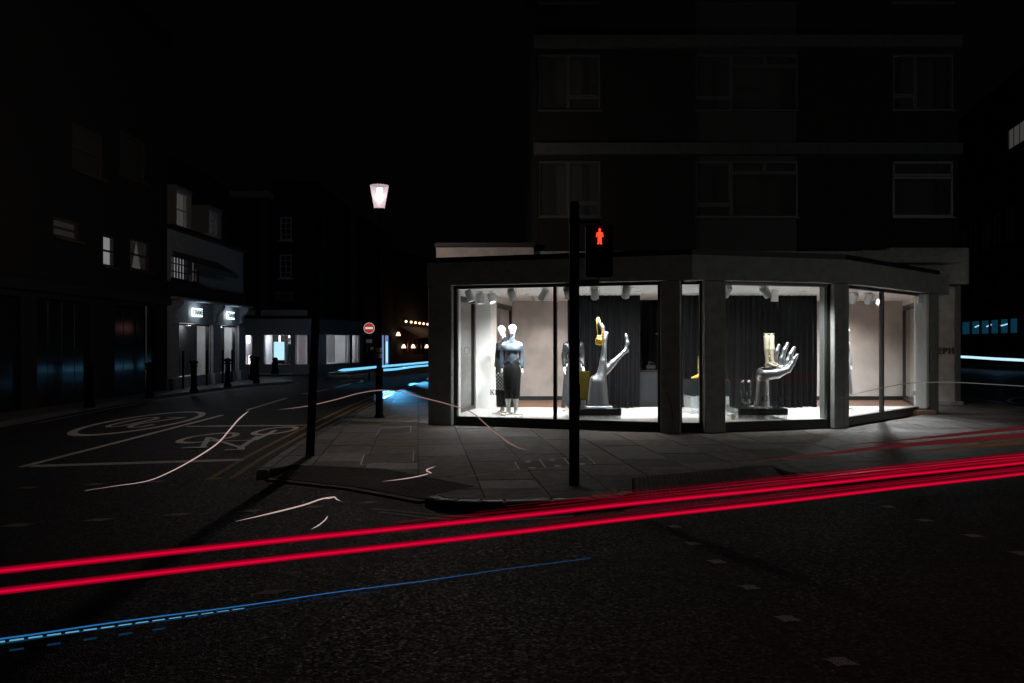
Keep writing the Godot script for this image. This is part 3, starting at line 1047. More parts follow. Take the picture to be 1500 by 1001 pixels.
# ------------------------------------------------------------------ the flats above
func apartments() -> void:
	var t := thing("apartment_block", "dark brick block of flats with pale concrete bands rising behind the corner shop", "building", V(6.0, PAVE, 22.0))
	var off := -t.position
	var D := 22.0
	var s := sb()
	# brick front in piers, sills and heads round the openings
	var ops := []          # x0, x1 of the openings
	var cols := [[789.0, 880.0], [1019.0, 1170.0], [1308.0, 1398.0]]
	for c in cols: ops.append([(c[0] - 750) * D / F, (c[1] - 750) * D / F])
	var rows := []
	for k in 4: rows.append([4.91 + 2.76 * k, 6.36 + 2.76 * k])
	var x0 := 0.563
	var x1 := 11.53
	var top := 15.6
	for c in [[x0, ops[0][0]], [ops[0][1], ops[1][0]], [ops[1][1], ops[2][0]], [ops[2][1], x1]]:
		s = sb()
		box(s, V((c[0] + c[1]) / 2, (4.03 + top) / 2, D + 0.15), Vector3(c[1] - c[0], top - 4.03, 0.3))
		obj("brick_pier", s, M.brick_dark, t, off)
	for i in 3:
		var y := 4.03
		for k in 5:
			var y2: float = rows[k][0] if k < 4 else top
			s = sb()
			var inset := 0.06 if i == 1 else 0.012
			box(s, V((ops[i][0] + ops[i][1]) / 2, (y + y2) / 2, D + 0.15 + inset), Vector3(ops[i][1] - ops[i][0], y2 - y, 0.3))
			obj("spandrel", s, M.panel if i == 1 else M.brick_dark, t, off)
			if k < 4: y = rows[k][1]
	s = sb()
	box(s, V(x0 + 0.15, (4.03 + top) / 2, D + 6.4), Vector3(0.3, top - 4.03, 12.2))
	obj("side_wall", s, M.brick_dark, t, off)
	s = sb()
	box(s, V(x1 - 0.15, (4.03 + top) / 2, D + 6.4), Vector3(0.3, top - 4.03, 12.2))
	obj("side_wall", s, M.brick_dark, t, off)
	s = sb()
	box(s, V((x0 + x1) / 2, top - 0.1, D + 6.4), Vector3(x1 - x0 - 0.62, 0.2, 12.1))
	obj("roof", s, M.flashing, t, off)
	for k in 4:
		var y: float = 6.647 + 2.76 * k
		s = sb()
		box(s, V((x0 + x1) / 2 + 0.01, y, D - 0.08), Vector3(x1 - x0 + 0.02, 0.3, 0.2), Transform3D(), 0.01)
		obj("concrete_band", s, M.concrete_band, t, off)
	# windows
	for k in 4:
		for i in 3:
			var w := Node3D.new()
			w.name = "window" if k + i == 0 else "window_%03d" % (k * 3 + i)
			w.position = V(ops[i][0], rows[k][0], D + 0.06) + off
			t.add_child(w, true)
			_flat_window(w, ops[i][1] - ops[i][0], rows[k][1] - rows[k][0], i if not (i == 2 and k == 0) else 3, k)
	# the ground storey that runs out behind the shop on both sides
	s = sb()
	box(s, V(4.83, (PAVE + 4.03) / 2, D + 0.16), Vector3(13.5, 4.03 - PAVE, 0.3))
	obj("ground_storey_wall", s, M.concrete, t, off)
	s = sb()
	box(s, V(-0.69, 3.62, D + 0.1), Vector3(2.5, 0.98, 0.6), Transform3D(), 0.01)
	obj("pale_parapet", s, M.render_pale, t, off)
	s = sb()
	box(s, V(-0.69, 4.17, D + 0.08), Vector3(2.56, 0.1, 0.7))
	obj("parapet_capping", s, M.flashing, t, off)
	s = sb()
	box(s, V(10.5, 3.6, D - 0.2), Vector3(2.0, 0.92, 0.7), Transform3D(), 0.01)
	obj("canopy_band", s, M.concrete, t, off)
	s = sb()
	box(s, V(9.9, 3.8, D - 0.75), Vector3(2.5, 0.3, 0.36), Transform3D(), 0.01)
	obj("canopy_slab", s, M.concrete, t, off)
	s = sb()
	box(s, V(10.68, (PAVE + 3.14) / 2, D - 0.28), Vector3(0.95, 3.04 - PAVE, 0.5), Transform3D(), 0.01)
	obj("wall_end", s, M.render_pale, t, off)
	s = sb()
	box(s, V(10.75, PAVE + 0.05, D - 0.35), Vector3(1.15, 0.1, 0.55), Transform3D(), 0.01)
	obj("plinth", s, M.concrete, t, off)
	# the letters on the flank walls
	_text(t, "JOSEPH", "Droid Sans", 0.16, 0.03, V(10.32, 1.46, D - 0.545), Basis(), off, M.letter_bronze, 1.05, 700)
	_text(t, "JOSEPH", "Droid Sans", 0.19, 0.03, V(-1.36, 1.46, D - 0.02), Basis(), off, M.letter_dark, 1.05, 700)

func _flat_window(w: Node3D, wid: float, hei: float, style: int, floor_no: int) -> void:
	var fr := func(x0: float, x1: float, y0: float, y1: float, th := 0.05, z := 0.0) -> void:
		var s := sb()
		box(s, Vector3((x0 + x1) / 2, y1 - th / 2, z), Vector3(x1 - x0, th, 0.07), Transform3D(), 0.008)
		box(s, Vector3((x0 + x1) / 2, y0 + th / 2, z), Vector3(x1 - x0, th, 0.07), Transform3D(), 0.008)
		for x in [x0 + th / 2, x1 - th / 2]: box(s, Vector3(x, (y0 + y1) / 2, z), Vector3(th, y1 - y0 - th * 2 - 0.002, 0.068), Transform3D(), 0.008)
		obj("frame", s, M.upvc, w)
		s = sb()
		quad(s, Vector3(x0 + th, y0 + th, z - 0.01), Vector3(x0 + th, y1 - th, z - 0.01), Vector3(x1 - th, y1 - th, z - 0.01), Vector3(x1 - th, y0 + th, z - 0.01))
		obj("pane", s, M.glass, w)
	if style == 0:
		fr.call(0.0, wid * 0.48, 0.0, hei)
		fr.call(wid * 0.48 + 0.004, wid, hei * 0.25, hei)
		fr.call(wid * 0.48 + 0.004, wid, 0.0, hei * 0.25 - 0.004)
	elif style == 1:
		fr.call(0.0, wid * 0.35, hei * 0.22, hei, 0.06)
		fr.call(0.0, wid * 0.35, 0.0, hei * 0.22 - 0.004, 0.04)
		fr.call(wid * 0.35 + 0.004, wid * 0.675, hei * 0.79, hei, 0.05)
		fr.call(wid * 0.675 + 0.004, wid, hei * 0.79, hei, 0.05)
		fr.call(wid * 0.35 + 0.004, wid, 0.0, hei * 0.79 - 0.004, 0.04)
	elif style == 2:
		fr.call(0.0, wid * 0.37, hei * 0.26, hei)
		fr.call(0.0, wid * 0.37, 0.0, hei * 0.26 - 0.004)
		fr.call(wid * 0.37 + 0.004, wid, 0.0, hei)
	else:
		fr.call(0.0, wid, hei * 0.73, hei, 0.07)
		fr.call(0.0, wid, 0.0, hei * 0.73 - 0.004, 0.07)
	var s2 := sb()
	box(s2, Vector3(wid / 2, -0.02, 0.03), Vector3(wid + 0.06, 0.036, 0.16), Transform3D(), 0.006)
	obj("sill", s2, M.upvc, w)
	s2 = sb()
	box(s2, Vector3(wid / 2, hei / 2, -0.5), Vector3(wid, hei, 0.02))
	obj("blind", s2, M.blind if (style + floor_no) % 2 == 0 else M.room_dark, w)

# ------------------------------------------------------------------ other buildings
func wall(parent: Node, called: String, xf: Transform3D, t0: float, t1: float, y0: float, y1: float, ops: Array, th: float, m: Material) -> void:   # ops: [t0, t1, y0, y1]
	var ts := [t0, t1]
	var ys := [y0, y1]
	for o in ops:
		ts += [o[0], o[1]]
		ys += [o[2], o[3]]
	ts.sort()
	ys.sort()
	var s := sb()
	for i in ts.size() - 1:
		if ts[i + 1] - ts[i] < 0.001: continue
		var c: float = (ts[i] + ts[i + 1]) / 2
		var from := -1.0
		for j in ys.size() - 1:
			if ys[j + 1] - ys[j] < 0.001: continue
			var e: float = (ys[j] + ys[j + 1]) / 2
			var open := false
			for o in ops:
				if c > o[0] and c < o[1] and e > o[2] and e < o[3]: open = true
			if not open and from < -0.5: from = ys[j]
			if (open or ys[j + 1] >= y1 - 0.0005) and from > -0.5:
				var to: float = ys[j] if open else y1
				box(s, Vector3(c, (from + to) / 2, -th / 2), Vector3(ts[i + 1] - ts[i], to - from, th), xf)
				from = -1.0
			if open: from = -1.0
	obj(called, s, m, parent)

func part_node(parent: Node, called: String) -> Node3D:
	var w := Node3D.new()
	var n := called
	var k := 0
	while parent.has_node(n):
		k += 1
		n = "%s_%03d" % [called, k]
	w.name = n
	parent.add_child(w, true)
	return w

func sash(parent: Node, xf: Transform3D, t0: float, t1: float, y0: float, y1: float, frame_m: Material, back: Material, nx := 1, ny := 2, curtain := false, rec := 0.05) -> Node3D:
	var w := part_node(parent, "window")
	w.transform = xf * Transform3D(Basis(), Vector3(t0, y0, -rec))
	var a := t1 - t0
	var b := y1 - y0
	var s := sb()
	var fw := 0.06
	for x in [fw / 2, a - fw / 2]: box(s, Vector3(x, b / 2, 0), Vector3(fw, b, 0.08))
	for y in [fw / 2, b - fw / 2]: box(s, Vector3(a / 2, y, 0), Vector3(a - fw * 2, fw, 0.078))
	obj("frame", s, frame_m, w)
	for i in range(1, nx):
		s = sb()
		box(s, Vector3(a * i / nx, b / 2, 0.002), Vector3(0.035, b - fw * 2, 0.05))
		obj("glazing_bar", s, frame_m, w)
	for j in range(1, ny):
		s = sb()
		box(s, Vector3(a / 2, b * j / ny, 0.006), Vector3(a - fw * 2, 0.05 if ny == 2 else 0.03, 0.06))
		obj("glazing_bar", s, frame_m, w)
	for i in nx:
		for j in ny:
			s = sb()
			var x0 := lerpf(fw, a - fw, float(i) / nx)
			var x1 := lerpf(fw, a - fw, float(i + 1) / nx)
			var z0 := lerpf(fw, b - fw, float(j) / ny)
			var z1 := lerpf(fw, b - fw, float(j + 1) / ny)
			quad(s, Vector3(x0, z0, -0.01), Vector3(x0, z1, -0.01), Vector3(x1, z1, -0.01), Vector3(x1, z0, -0.01))
			obj("pane", s, M.glass, w)
	s = sb()
	box(s, Vector3(a / 2, b / 2, -0.1), Vector3(a, b, 0.02))
	obj("lit_room", s, back, w)
	s = sb()
	box(s, Vector3(a / 2, -0.04, 0.08), Vector3(a + 0.16, 0.07, 0.2), Transform3D(), 0.01)
	obj("sill", s, frame_m, w)
	if curtain:
		for side in 2:
			s = sb()
			var pts := []
			for k in 9:
				var x := 0.07 + 0.055 * k * a
				pts.append(Vector3(x if side == 0 else a - x, 0, -0.055 + (0.018 if k % 2 else -0.018)))
			for k in 8:
				var p: Vector3 = pts[k]
				var q: Vector3 = pts[k + 1]
				var lo_p := Vector3(lerpf(p.x, 0.09 if side == 0 else a - 0.09, 0.55), 0.04, p.z)
				var lo_q := Vector3(lerpf(q.x, 0.09 if side == 0 else a - 0.09, 0.55), 0.04, q.z)
				quad(s, lo_p, p + Vector3(0, b - 0.06, 0), q + Vector3(0, b - 0.06, 0), lo_q)
			obj("curtain", s, M.grey_cloth, w)
	return w

func at_d(px: float, x := -11.4) -> float:   # how far along a street line at that x the column shows
	return absf(x) * F / absf(750.0 - px)

func lift(y: float, d: float) -> float:
	return EYE + (500.5 - y) * d / F

func left_street() -> void:
	# brick house with lit sash windows
	var t := thing("brick_house", "dark brick terrace house with two lit sash windows above shuttered fronts", "building", V(-11.4, PAVE, 22.0))
	var off := -t.position
	var xf := plane_of(Vector2(-11.4, 13.0), Vector2(-11.4, 28.2))
	xf.origin += off
	var ops := []
	for q in [[150, 167.5, 391, 345], [190, 219, 397, 352], [77, 116, 350, 322], [105, 150, 255, 190], [175, 212, 262, 200]]:
		var d0 := at_d(q[0])
		var d1 := at_d(q[1])
		var dm := (d0 + d1) / 2
		ops.append([d0 - 13.0, d1 - 13.0, lift(q[2], dm), lift(q[3], dm)])
	var shut := []
	for q in [[54, 132], [168, 230], [-150, 30]]: shut.append([at_d(q[0]) - 13.0, at_d(q[1]) - 13.0, PAVE + 0.02, 2.75])
	wall(t, "brick_wall", xf, 0, 15.2, PAVE - 0.05, 11.5, ops + shut, 0.3, M.brick_dark)
	sash(t, xf, ops[0][0], ops[0][1], ops[0][2], ops[0][3], M.timber, M.room_lit)
	sash(t, xf, ops[1][0], ops[1][1], ops[1][2], ops[1][3], M.timber, M.room_dim, 1, 2, true)
	sash(t, xf, ops[2][0], ops[2][1], ops[2][2], ops[2][3], M.timber, M.room_faint)
	sash(t, xf, ops[3][0], ops[3][1], ops[3][2], ops[3][3], M.timber, M.room_dark)
	sash(t, xf, ops[4][0], ops[4][1], ops[4][2], ops[4][3], M.timber, M.room_dark)
	for q in shut:
		var g := part_node(t, "shutter")
		g.transform = xf * Transform3D(Basis(), Vector3(q[0], 0, -0.12))
		var n := 4
		for k in n:
			var s := sb()
			var w: float = (q[1] - q[0]) / n
			box(s, Vector3(w * (k + 0.5), 1.42, 0), Vector3(w - 0.02, 2.6, 0.05), Transform3D(), 0.012)
			obj("panel", s, M.black_gloss, g)
	var s := sb()
	box(s, Vector3(7.6, 3.05, 0.08), Vector3(15.2, 0.3, 0.15), xf, 0.02)
	obj("shopfront_fascia", s, M.flashing, t)
	s = sb()
	box(s, Vector3(7.6, 11.6, -3), Vector3(15.2, 0.3, 6.4), xf)
	obj("roof", s, M.flashing, t)
	s = sb()
	tube(s, [xf * Vector3(at_d(210) - 13.0, 0.3, 0.08), xf * Vector3(at_d(210) - 13.0, 2.8, 0.08)], 0.025, 8)
	obj("reflection_rod", s, M.steel_edge, t)  # pale rod standing in for a thin reflection of light on the front

	# the boutique with two display bays
	t = thing("boutique", "stone fronted boutique with two lit bays and glowing signs over them", "shop", V(-11.4, PAVE, 32.0))
	off = -t.position
	xf = plane_of(Vector2(-11.4, 28.2), Vector2(-11.4, 36.2))
	xf.origin += off
	var d0 := 28.2
	var bays := [[at_d(259) - d0, at_d(307.5) - d0], [at_d(320.5) - d0, at_d(346) - d0]]
	var bo := []
	for b in bays: bo.append([b[0], b[1], 0.47, 2.34])
	wall(t, "shopfront", xf, 0.0, 8.0, PAVE - 0.05, 3.1, bo, 0.2, M.stone_pale)
	# pilasters, plinths and consoles
	for q in [[-0.05, bays[0][0] - 0.06], [bays[0][1] + 0.06, bays[1][0] - 0.06], [bays[1][1] + 0.06, 8.02]]:
		s = sb()
		box(s, Vector3((q[0] + q[1]) / 2, 1.3, 0.05), Vector3(q[1] - q[0], 2.1, 0.1), xf, 0.015)
		obj("pilaster", s, M.stone_pale, t)
		s = sb()
		box(s, Vector3((q[0] + q[1]) / 2, 0.27, 0.09), Vector3(q[1] - q[0] + 0.06, 0.44, 0.18), xf, 0.02)
		obj("plinth", s, M.stone_pale, t)
		# console: an S shaped bracket
		s = sb()
		var prof := [Vector2(0.0, 2.42), Vector2(0.07, 2.42), Vector2(0.12, 2.5), Vector2(0.11, 2.65), Vector2(0.16, 2.78), Vector2(0.27, 2.86), Vector2(0.36, 2.98), Vector2(0.36, 3.16), Vector2(0.0, 3.16)]
		var cx: float = (q[0] + q[1]) / 2
		var w := minf(0.14, (q[1] - q[0]) / 2)
		var tris := Geometry2D.triangulate_polygon(PackedVector2Array(prof))
		for k in range(0, tris.size(), 3):
			for e in [-w, w]:
				var a := []
				for z in 3: a.append(xf * Vector3(cx + e, prof[tris[k + z]].y, prof[tris[k + z]].x))
				tri(s, a[0], a[1], a[2])
		for k in prof.size():
			var a: Vector2 = prof[k]
			var b: Vector2 = prof[(k + 1) % prof.size()]
			quad(s, xf * Vector3(cx - w, a.y, a.x), xf * Vector3(cx - w, b.y, b.x), xf * Vector3(cx + w, b.y, b.x), xf * Vector3(cx + w, a.y, a.x))
		obj("console", s, M.stone_pale, t)
	s = sb()
	box(s, Vector3(4.0, 3.15, 0.14), Vector3(8.2, 0.09, 0.5), xf, 0.02)
	obj("cornice", s, M.stone_pale, t)
	s = sb()
	box(s, Vector3(4.0, 3.45, -0.1), Vector3(8.2, 0.5, 0.36), xf)
	obj("lead_roof", s, M.flashing, t)
	# upper storeys
	var up := [[at_d(250) - d0 + 0.05, at_d(276) - d0, 3.8, 4.62], [at_d(281) - d0, at_d(292) - d0, 3.8, 4.6]]
	wall(t, "stone_wall", xf, 0, 8.0, 3.1, 5.45, up, 0.25, M.stone_pale)
	sash(t, xf, up[0][0], up[0][1], up[0][2], up[0][3], M.black_frame, M.room_lit, 6, 3)
	sash(t, xf, up[1][0], up[1][1], up[1][2], up[1][3], M.black_frame, M.room_dim, 2, 2)
	s = sb()
	var aw0 := at_d(249) - d0 + 0.05
	var aw1 := at_d(318) - d0
	quad(s, xf * Vector3(aw0, 4.3, 0.8), xf * Vector3(aw0, 4.75, 0.02), xf * Vector3(aw1, 4.75, 0.02), xf * Vector3(aw1, 4.3, 0.8))
	quad(s, xf * Vector3(aw0, 4.12, 0.8), xf * Vector3(aw0, 4.3, 0.8), xf * Vector3(aw1, 4.3, 0.8), xf * Vector3(aw1, 4.12, 0.8))
	obj("awning", s, M.awning, t)
	s = sb()
	box(s, Vector3(4.0, 5.52, 0.06), Vector3(8.0, 0.14, 0.4), xf, 0.02)
	obj("eaves_cornice", s, M.flashing, t)
	s = sb()
	box(s, Vector3(4.0, 6.9, -2.6), Vector3(8.0, 2.7, 4.0), xf)
	obj("mansard_roof", s, M.flashing, t)
	for q in [[253, 274, 334, 281, M.room_dim, 1, 2], [301, 318.5, 345, 309, M.room_faint, 2, 4]]:
		var a := at_d(q[0]) - d0
		var b := at_d(q[1]) - d0
		var dm := d0 + (a + b) / 2
		var y0 := lift(q[2], dm)
		var y1 := lift(q[3], dm)
		s = sb()
		box(s, Vector3((a + b) / 2, y1 + 0.06, -0.35), Vector3(b - a + 0.2, 0.12, 1.0), xf)
		for e in [a - 0.05, b + 0.05]: box(s, Vector3(e, (y0 + y1) / 2, -0.35), Vector3(0.1, y1 - y0, 0.96), xf)
		obj("dormer", s, M.grey_paint, t)
		sash(t, xf, a, b, y0, y1, M.shop_white, q[4], q[5], q[6])
	# display bays: boxes with white returns and a dark back
	for i in 2:
		var b0: float = bays[i][0]
		var b1: float = bays[i][1]
		var w := part_node(t, "display_bay")
		w.transform = xf
		var mk := func(called: String, c: Vector3, z: Vector3, m: Material) -> void:
			var q := sb()
			box(q, c, z)
			obj(called, q, m, w)
		mk.call("floor", Vector3((b0 + b1) / 2, 0.44, -0.33), Vector3(b1 - b0, 0.05, 0.44), M.white_wall)
		mk.call("ceiling", Vector3((b0 + b1) / 2, 2.38, -0.33), Vector3(b1 - b0, 0.06, 0.44), M.white_wall)
		mk.call("back_panel", Vector3((b0 + b1) / 2, 1.4, -0.52), Vector3(b1 - b0, 1.9, 0.05), M.black_cloth)
		mk.call("return_wall", Vector3(b1 + 0.03, 1.4, -0.33), Vector3(0.05, 1.9, 0.44), M.white_wall)
		mk.call("return_wall", Vector3(b0 - 0.03, 1.4, -0.33), Vector3(0.05, 1.9, 0.44), M.black_cloth)
		mk.call("light_strip", Vector3(lerpf(b0, b1, 0.4), 2.335, -0.22), Vector3((b1 - b0) * 0.55, 0.02, 0.05), M.strip_white)
		mk.call("frame", Vector3(b0 + 0.03, 1.4, -0.1), Vector3(0.06, 1.86, 0.1), M.black_frame)
		mk.call("frame", Vector3(b1 - 0.03, 1.4, -0.1), Vector3(0.06, 1.86, 0.1), M.black_frame)
		mk.call("frame", Vector3((b0 + b1) / 2, 2.3, -0.1), Vector3(b1 - b0 - 0.13, 0.06, 0.098), M.black_frame)
		var g := sb()
		quad(g, Vector3(b0 + 0.06, 0.47, -0.1), Vector3(b0 + 0.06, 2.27, -0.1), Vector3(b1 - 0.06, 2.27, -0.1), Vector3(b1 - 0.06, 0.47, -0.1))
		obj("pane", g, M.glass, w)
		var lp := xf * Vector3(lerpf(b0, b1, 0.55), 2.25, -0.28) - off
		omni("bay_strip_light", lp, Color(0.95, 0.97, 1.0), 0.5, 0.08)
		# the sign: dark letters over glowing bars
		var mid := lerpf(b0, b1, 0.50)
		var sw := 1.02 if i == 0 else 0.98
		var sg := part_node(t, "sign")
		sg.transform = xf * Transform3D(Basis(), Vector3(mid - sw / 2, 2.62, 0.13))
		var lw := sw / 6.0
		for k in 6:
			var q := sb()
			box(q, Vector3(lw * (k + 0.5), 0.12, -0.03), Vector3(lw * 1.02, 0.31, 0.02), Transform3D(), 0.008)
			obj("halo_plate", q, M.sign_halo, sg)
		_text(sg, "CHANEL", "Droid Sans", 0.18, 0.012, Vector3(0.05, 0.12, 0.0), Basis(), Vector3.ZERO, M.street_black, 1.12, 700)
		omni("sign_light", xf * Vector3(mid, 2.78, 0.34) - off, Color(0.75, 0.88, 1.0), 0.14, 0.1)
	# torso on show in the first bay
	var mt := thing("display_torso", "white headless display torso in the boutique's nearer bay", "mannequin", V(-11.4, 0.48, at_d(264.5)) + Vector3(-0.3, 0, 0))
	s = sb()
	blob(s, [[Vector3(-0.09, 1.05, 0), Vector3(0.09, 1.05, 0), 0.09, 0.09], [Vector3(0, 0.78, 0), Vector3(0, 1.05, 0), 0.1, 0.12], [Vector3(-0.05, 0.6, 0), Vector3(0.05, 0.6, 0), 0.12, 0.12], [Vector3(0.17, 1.05, 0), Vector3(0.2, 0.78, 0.05), 0.05, 0.04], [Vector3(0.2, 0.78, 0.05), Vector3(0.13, 0.6, 0.14), 0.04, 0.035], [Vector3(-0.17, 1.05, 0), Vector3(-0.2, 0.75, 0.05), 0.05, 0.04]], 0.02, 0.012)
	obj("garment", s, M.white_wall, mt)
	s = sb()
	blob(s, [[Vector3(0, 1.18, 0), Vector3(0, 1.3, 0.01), 0.05, 0.045], [Vector3(0, 1.38, 0.02), Vector3(0, 1.45, 0.01), 0.08, 0.085]], 0.02, 0.012)
	obj("head_form", s, M.charcoal_cloth, mt)
	s = sb()
	lathe(s, [[0.0, 1.44], [0.1, 1.44], [0.09, 1.52], [0.03, 1.55], [0.0, 1.55]], 12)
	obj("cap", s, M.white_wall, mt)
	s = sb()
	lathe(s, [[0.0, 0.0], [0.16, 0.0], [0.2, 0.3], [0.15, 0.6], [0.0, 0.6]], 12)
	obj("skirt", s, M.black_cloth, mt)
	for q in [[268, "thin black post in front of the boutique's nearer bay, nearest the house"], [302.5, "thin black post in front of the boutique's nearer bay, by its white return"], [326, "thin black post in front of the boutique's second bay, before the dark panel"], [339.5, "thin black post in front of the boutique's second bay, by its white return"]]:
		var d := at_d(q[0], -11.15)
		var b := thing("barrier_post", q[1], "post", V(-11.15, PAVE, d), 0, "thin posts before the boutique")
		s = sb()
		lathe(s, [[0.0, 0.0], [0.07, 0.0], [0.07, 0.03], [0.035, 0.05], [0.035, 1.25], [0.02, 1.28], [0.0, 1.28]], 10)
		obj("shaft", s, M.street_black, b)

	# bollards
	var list := [[26.6, -9.92, "black bollard before the pier left of the boutique's bays"], [29.7, -9.9, "black bollard before the pier between the boutique's two bays"], [35.3, -10.75, "black bollard on the far pavement corner, farther of the pair"], [32.7, -9.8, "black bollard on the far pavement corner, nearer of the pair"], [24.0, -10.2, "black bollard in front of the house's second shutter"], [20.7, -10.25, "black bollard in front of the house's first shutter, nearest of the row"]]
	var first: Node3D = null
	for q in list:
		if first == null:
			first = thing("bollard", q[2], "bollard", V(q[1], PAVE, q[0]), 0, "black bollards along the side road kerb")
			s = sb()
			lathe(s, [[0.0, 0.0], [0.13, 0.0], [0.13, 0.1], [0.1, 0.14], [0.08, 0.8], [0.11, 0.82], [0.11, 0.86], [0.075, 0.88]], 16)
			obj("shaft", s, M.street_black, first)
			s = sb()
			lathe(s, [[0.075, 0.88], [0.12, 0.92], [0.13, 0.97], [0.08, 1.01], [0.0, 1.03]], 16)
			obj("cap", s, M.street_black, first)
		else:
			var c: Node3D = first.duplicate()
			c.name = numbered("bollard")
			add_child(c)
			c.position = V(q[1], PAVE, q[0])
			c.set_meta("label", q[2])

func far_street() -> void:
	var c1 := Vector2(-10.1, 43.0)
	var c2 := Vector2(-8.8, 49.0)
	var c3 := Vector2(-8.1, 58.0)
	var c4 := Vector2(-5.6, 67.0)
	# white corner shop
	var t := thing("corner_store", "low white painted corner store with bright display windows across the side road", "shop", V(-12, PAVE, 43))
	var off := -t.position
	var a := Vector2(-20, 43.0)
	var xf := plane_of(a, c1)
	xf.origin += off
	var X := func(px: float) -> float: return (px - 750.0) * 43.0 / F + 20.0
	var ops := [[X.call(355), X.call(370), 0.55, 2.02], [X.call(386.5), X.call(426), 0.55, 2.02], [X.call(432.5), X.call(453.5), 0.55, 2.02]]
	wall(t, "white_wall", xf, 0, 9.9, PAVE - 0.05, 2.85, ops, 0.25, M.shop_white)
	var xg := plane_of(c1, c2)
	xg.origin += off
	var ops2 := [[along(c1, c2, 464), along(c1, c2, 512), 0.5, 2.05], [along(c1, c2, 516), along(c1, c2, 526.5), 0.5, 2.05]]
	wall(t, "white_wall", xg, 0.0, c1.distance_to(c2) + 0.6, PAVE - 0.05, 2.85, ops2, 0.25, M.grey_paint)
	var s := sb()
	box(s, Vector3(4.95, 2.93, 0.1), Vector3(10.1, 0.12, 0.3), xf, 0.01)
	obj("cornice", s, M.flashing, t)
	s = sb()
	box(s, Vector3(X.call(383), 0, 0) + Vector3(1.15, 3.14, 0.02), Vector3(2.3, 0.3, 0.2), xf, 0.01)
	obj("blank_sign_board", s, M.shop_white, t)
	s = sb()
	box(s, Vector3(X.call(366), 3.14, 0.03), Vector3(0.56, 0.26, 0.04), xf, 0.01)
	obj("street_name_plate", s, M.shop_white, t)
	s = sb()
	box(s, Vector3(3.3, 2.93, 0.1), Vector3(6.8, 0.12, 0.3), xg, 0.01)
	obj("cornice", s, M.flashing, t)
	s = sb()
	prism(s, PackedVector2Array([Vector2(-20, 43.3), Vector2(-10.3, 43.3), Vector2(-9.0, 49.2), Vector2(-9.0, 54), Vector2(-20, 54)]), 2.7, 2.84)
	for v in 1: obj("roof", s, M.flashing, t, off)
	var lit := 0
	for g in [[xf, ops], [xg, ops2]]:
		for o in g[1]:
			var w := part_node(t, "display_window")
			w.transform = g[0]
			lit += 1
			var w0: float = o[0]
			var w1: float = o[1]
			var mk := func(called: String, c: Vector3, z: Vector3, m: Material) -> void:
				var q := sb()
				box(q, c, z)
				obj(called, q, m, w)
			var dark: bool = lit == 1 or lit == 5
			mk.call("back_panel", Vector3((w0 + w1) / 2, 1.3, -1.6), Vector3(w1 - w0 + 1.0, 1.7, 0.05), M.timber if dark or lit == 4 else M.charcoal_cloth if lit == 2 else M.shop_white)
			mk.call("floor", Vector3((w0 + w1) / 2, 0.5, -0.92), Vector3(w1 - w0, 0.05, 1.3), M.white_wall)
			mk.call("ceiling", Vector3((w0 + w1) / 2, 2.07, -0.92), Vector3(w1 - w0, 0.05, 1.3), M.white_wall)
			mk.call("return_wall", Vector3(w0 - 0.03, 1.3, -0.92), Vector3(0.05, 1.6, 1.3), M.shop_white)
			mk.call("return_wall", Vector3(w1 + 0.03, 1.3, -0.92), Vector3(0.05, 1.6, 1.3), M.white_wall)
			for x in [w0 + 0.02, w1 - 0.02]: mk.call("frame", Vector3(x, 1.28, -0.12), Vector3(0.04, 1.45, 0.06), M.shop_white)
			var q2 := sb()
			quad(q2, Vector3(w0 + 0.04, o[2], -0.12), Vector3(w0 + 0.04, o[3], -0.12), Vector3(w1 - 0.04, o[3], -0.12), Vector3(w1 - 0.04, o[2], -0.12))
			obj("pane", q2, M.glass, w)
			var tubes := []
			match lit:
				1: tubes = [[0.35, 1.6, 2.0], [0.35, 0.55, 0.98]]
				2: tubes = [[0.47, 1.55, 2.0], [0.83, 0.6, 2.0]]
				3: tubes = [[0.78, 0.6, 2.0], [0.97, 0.6, 2.0]]
				4: tubes = [[0.3, 0.6, 2.0]]
				5: tubes = [[0.25, 0.6, 1.5]]
			for e in tubes:
				var q := sb()
				tube(q, [Vector3(lerpf(w0, w1, e[0]), e[1], -0.55), Vector3(lerpf(w0, w1, e[0]), e[2], -0.55)], 0.045, 8)
				obj("light_tube", q, M.strip_white, w)
			if lit == 2:
				mk.call("screen", Vector3(lerpf(w0, w1, 0.5), 1.22, -0.3), Vector3(0.52, 0.92, 0.05), M.screen_ice)
				mk.call("screen_stand", Vector3(lerpf(w0, w1, 0.5), 0.66, -0.3), Vector3(0.6, 0.2, 0.1), M.timber)
			if lit == 3 or lit == 5:
				for k in 5: mk.call("shelf", Vector3(lerpf(w0, w1, 0.55), 0.75 + k * 0.27, -1.2), Vector3((w1 - w0) * 0.8, 0.02, 0.4), M.chrome)
				for k in 7:
					mk.call("shelf_goods", Vector3(lerpf(w0, w1, 0.3 + 0.09 * (k % 5)), 0.83 + (k % 5) * 0.27, -1.15), Vector3(0.09, 0.1 + 0.04 * (k % 3), 0.1), [M.brick_red, M.black_leather, M.cream_leather][k % 3])
			if lit == 4:
				mk.call("white_panel", Vector3(lerpf(w0, w1, 0.86), 1.28, -0.9), Vector3((w1 - w0) * 0.26, 1.45, 0.06), M.white_wall)
				mk.call("led_bar", Vector3(lerpf(w0, w1, 0.62), 1.63, -1.5), Vector3(0.6, 0.05, 0.03), M.purple_led)
				for k in 4: mk.call("shelf_goods", Vector3(lerpf(w0, w1, 0.22), 0.68 + k * 0.26, -0.7), Vector3(0.2, 0.1, 0.14), [M.black_leather, M.brick_red][k % 2])
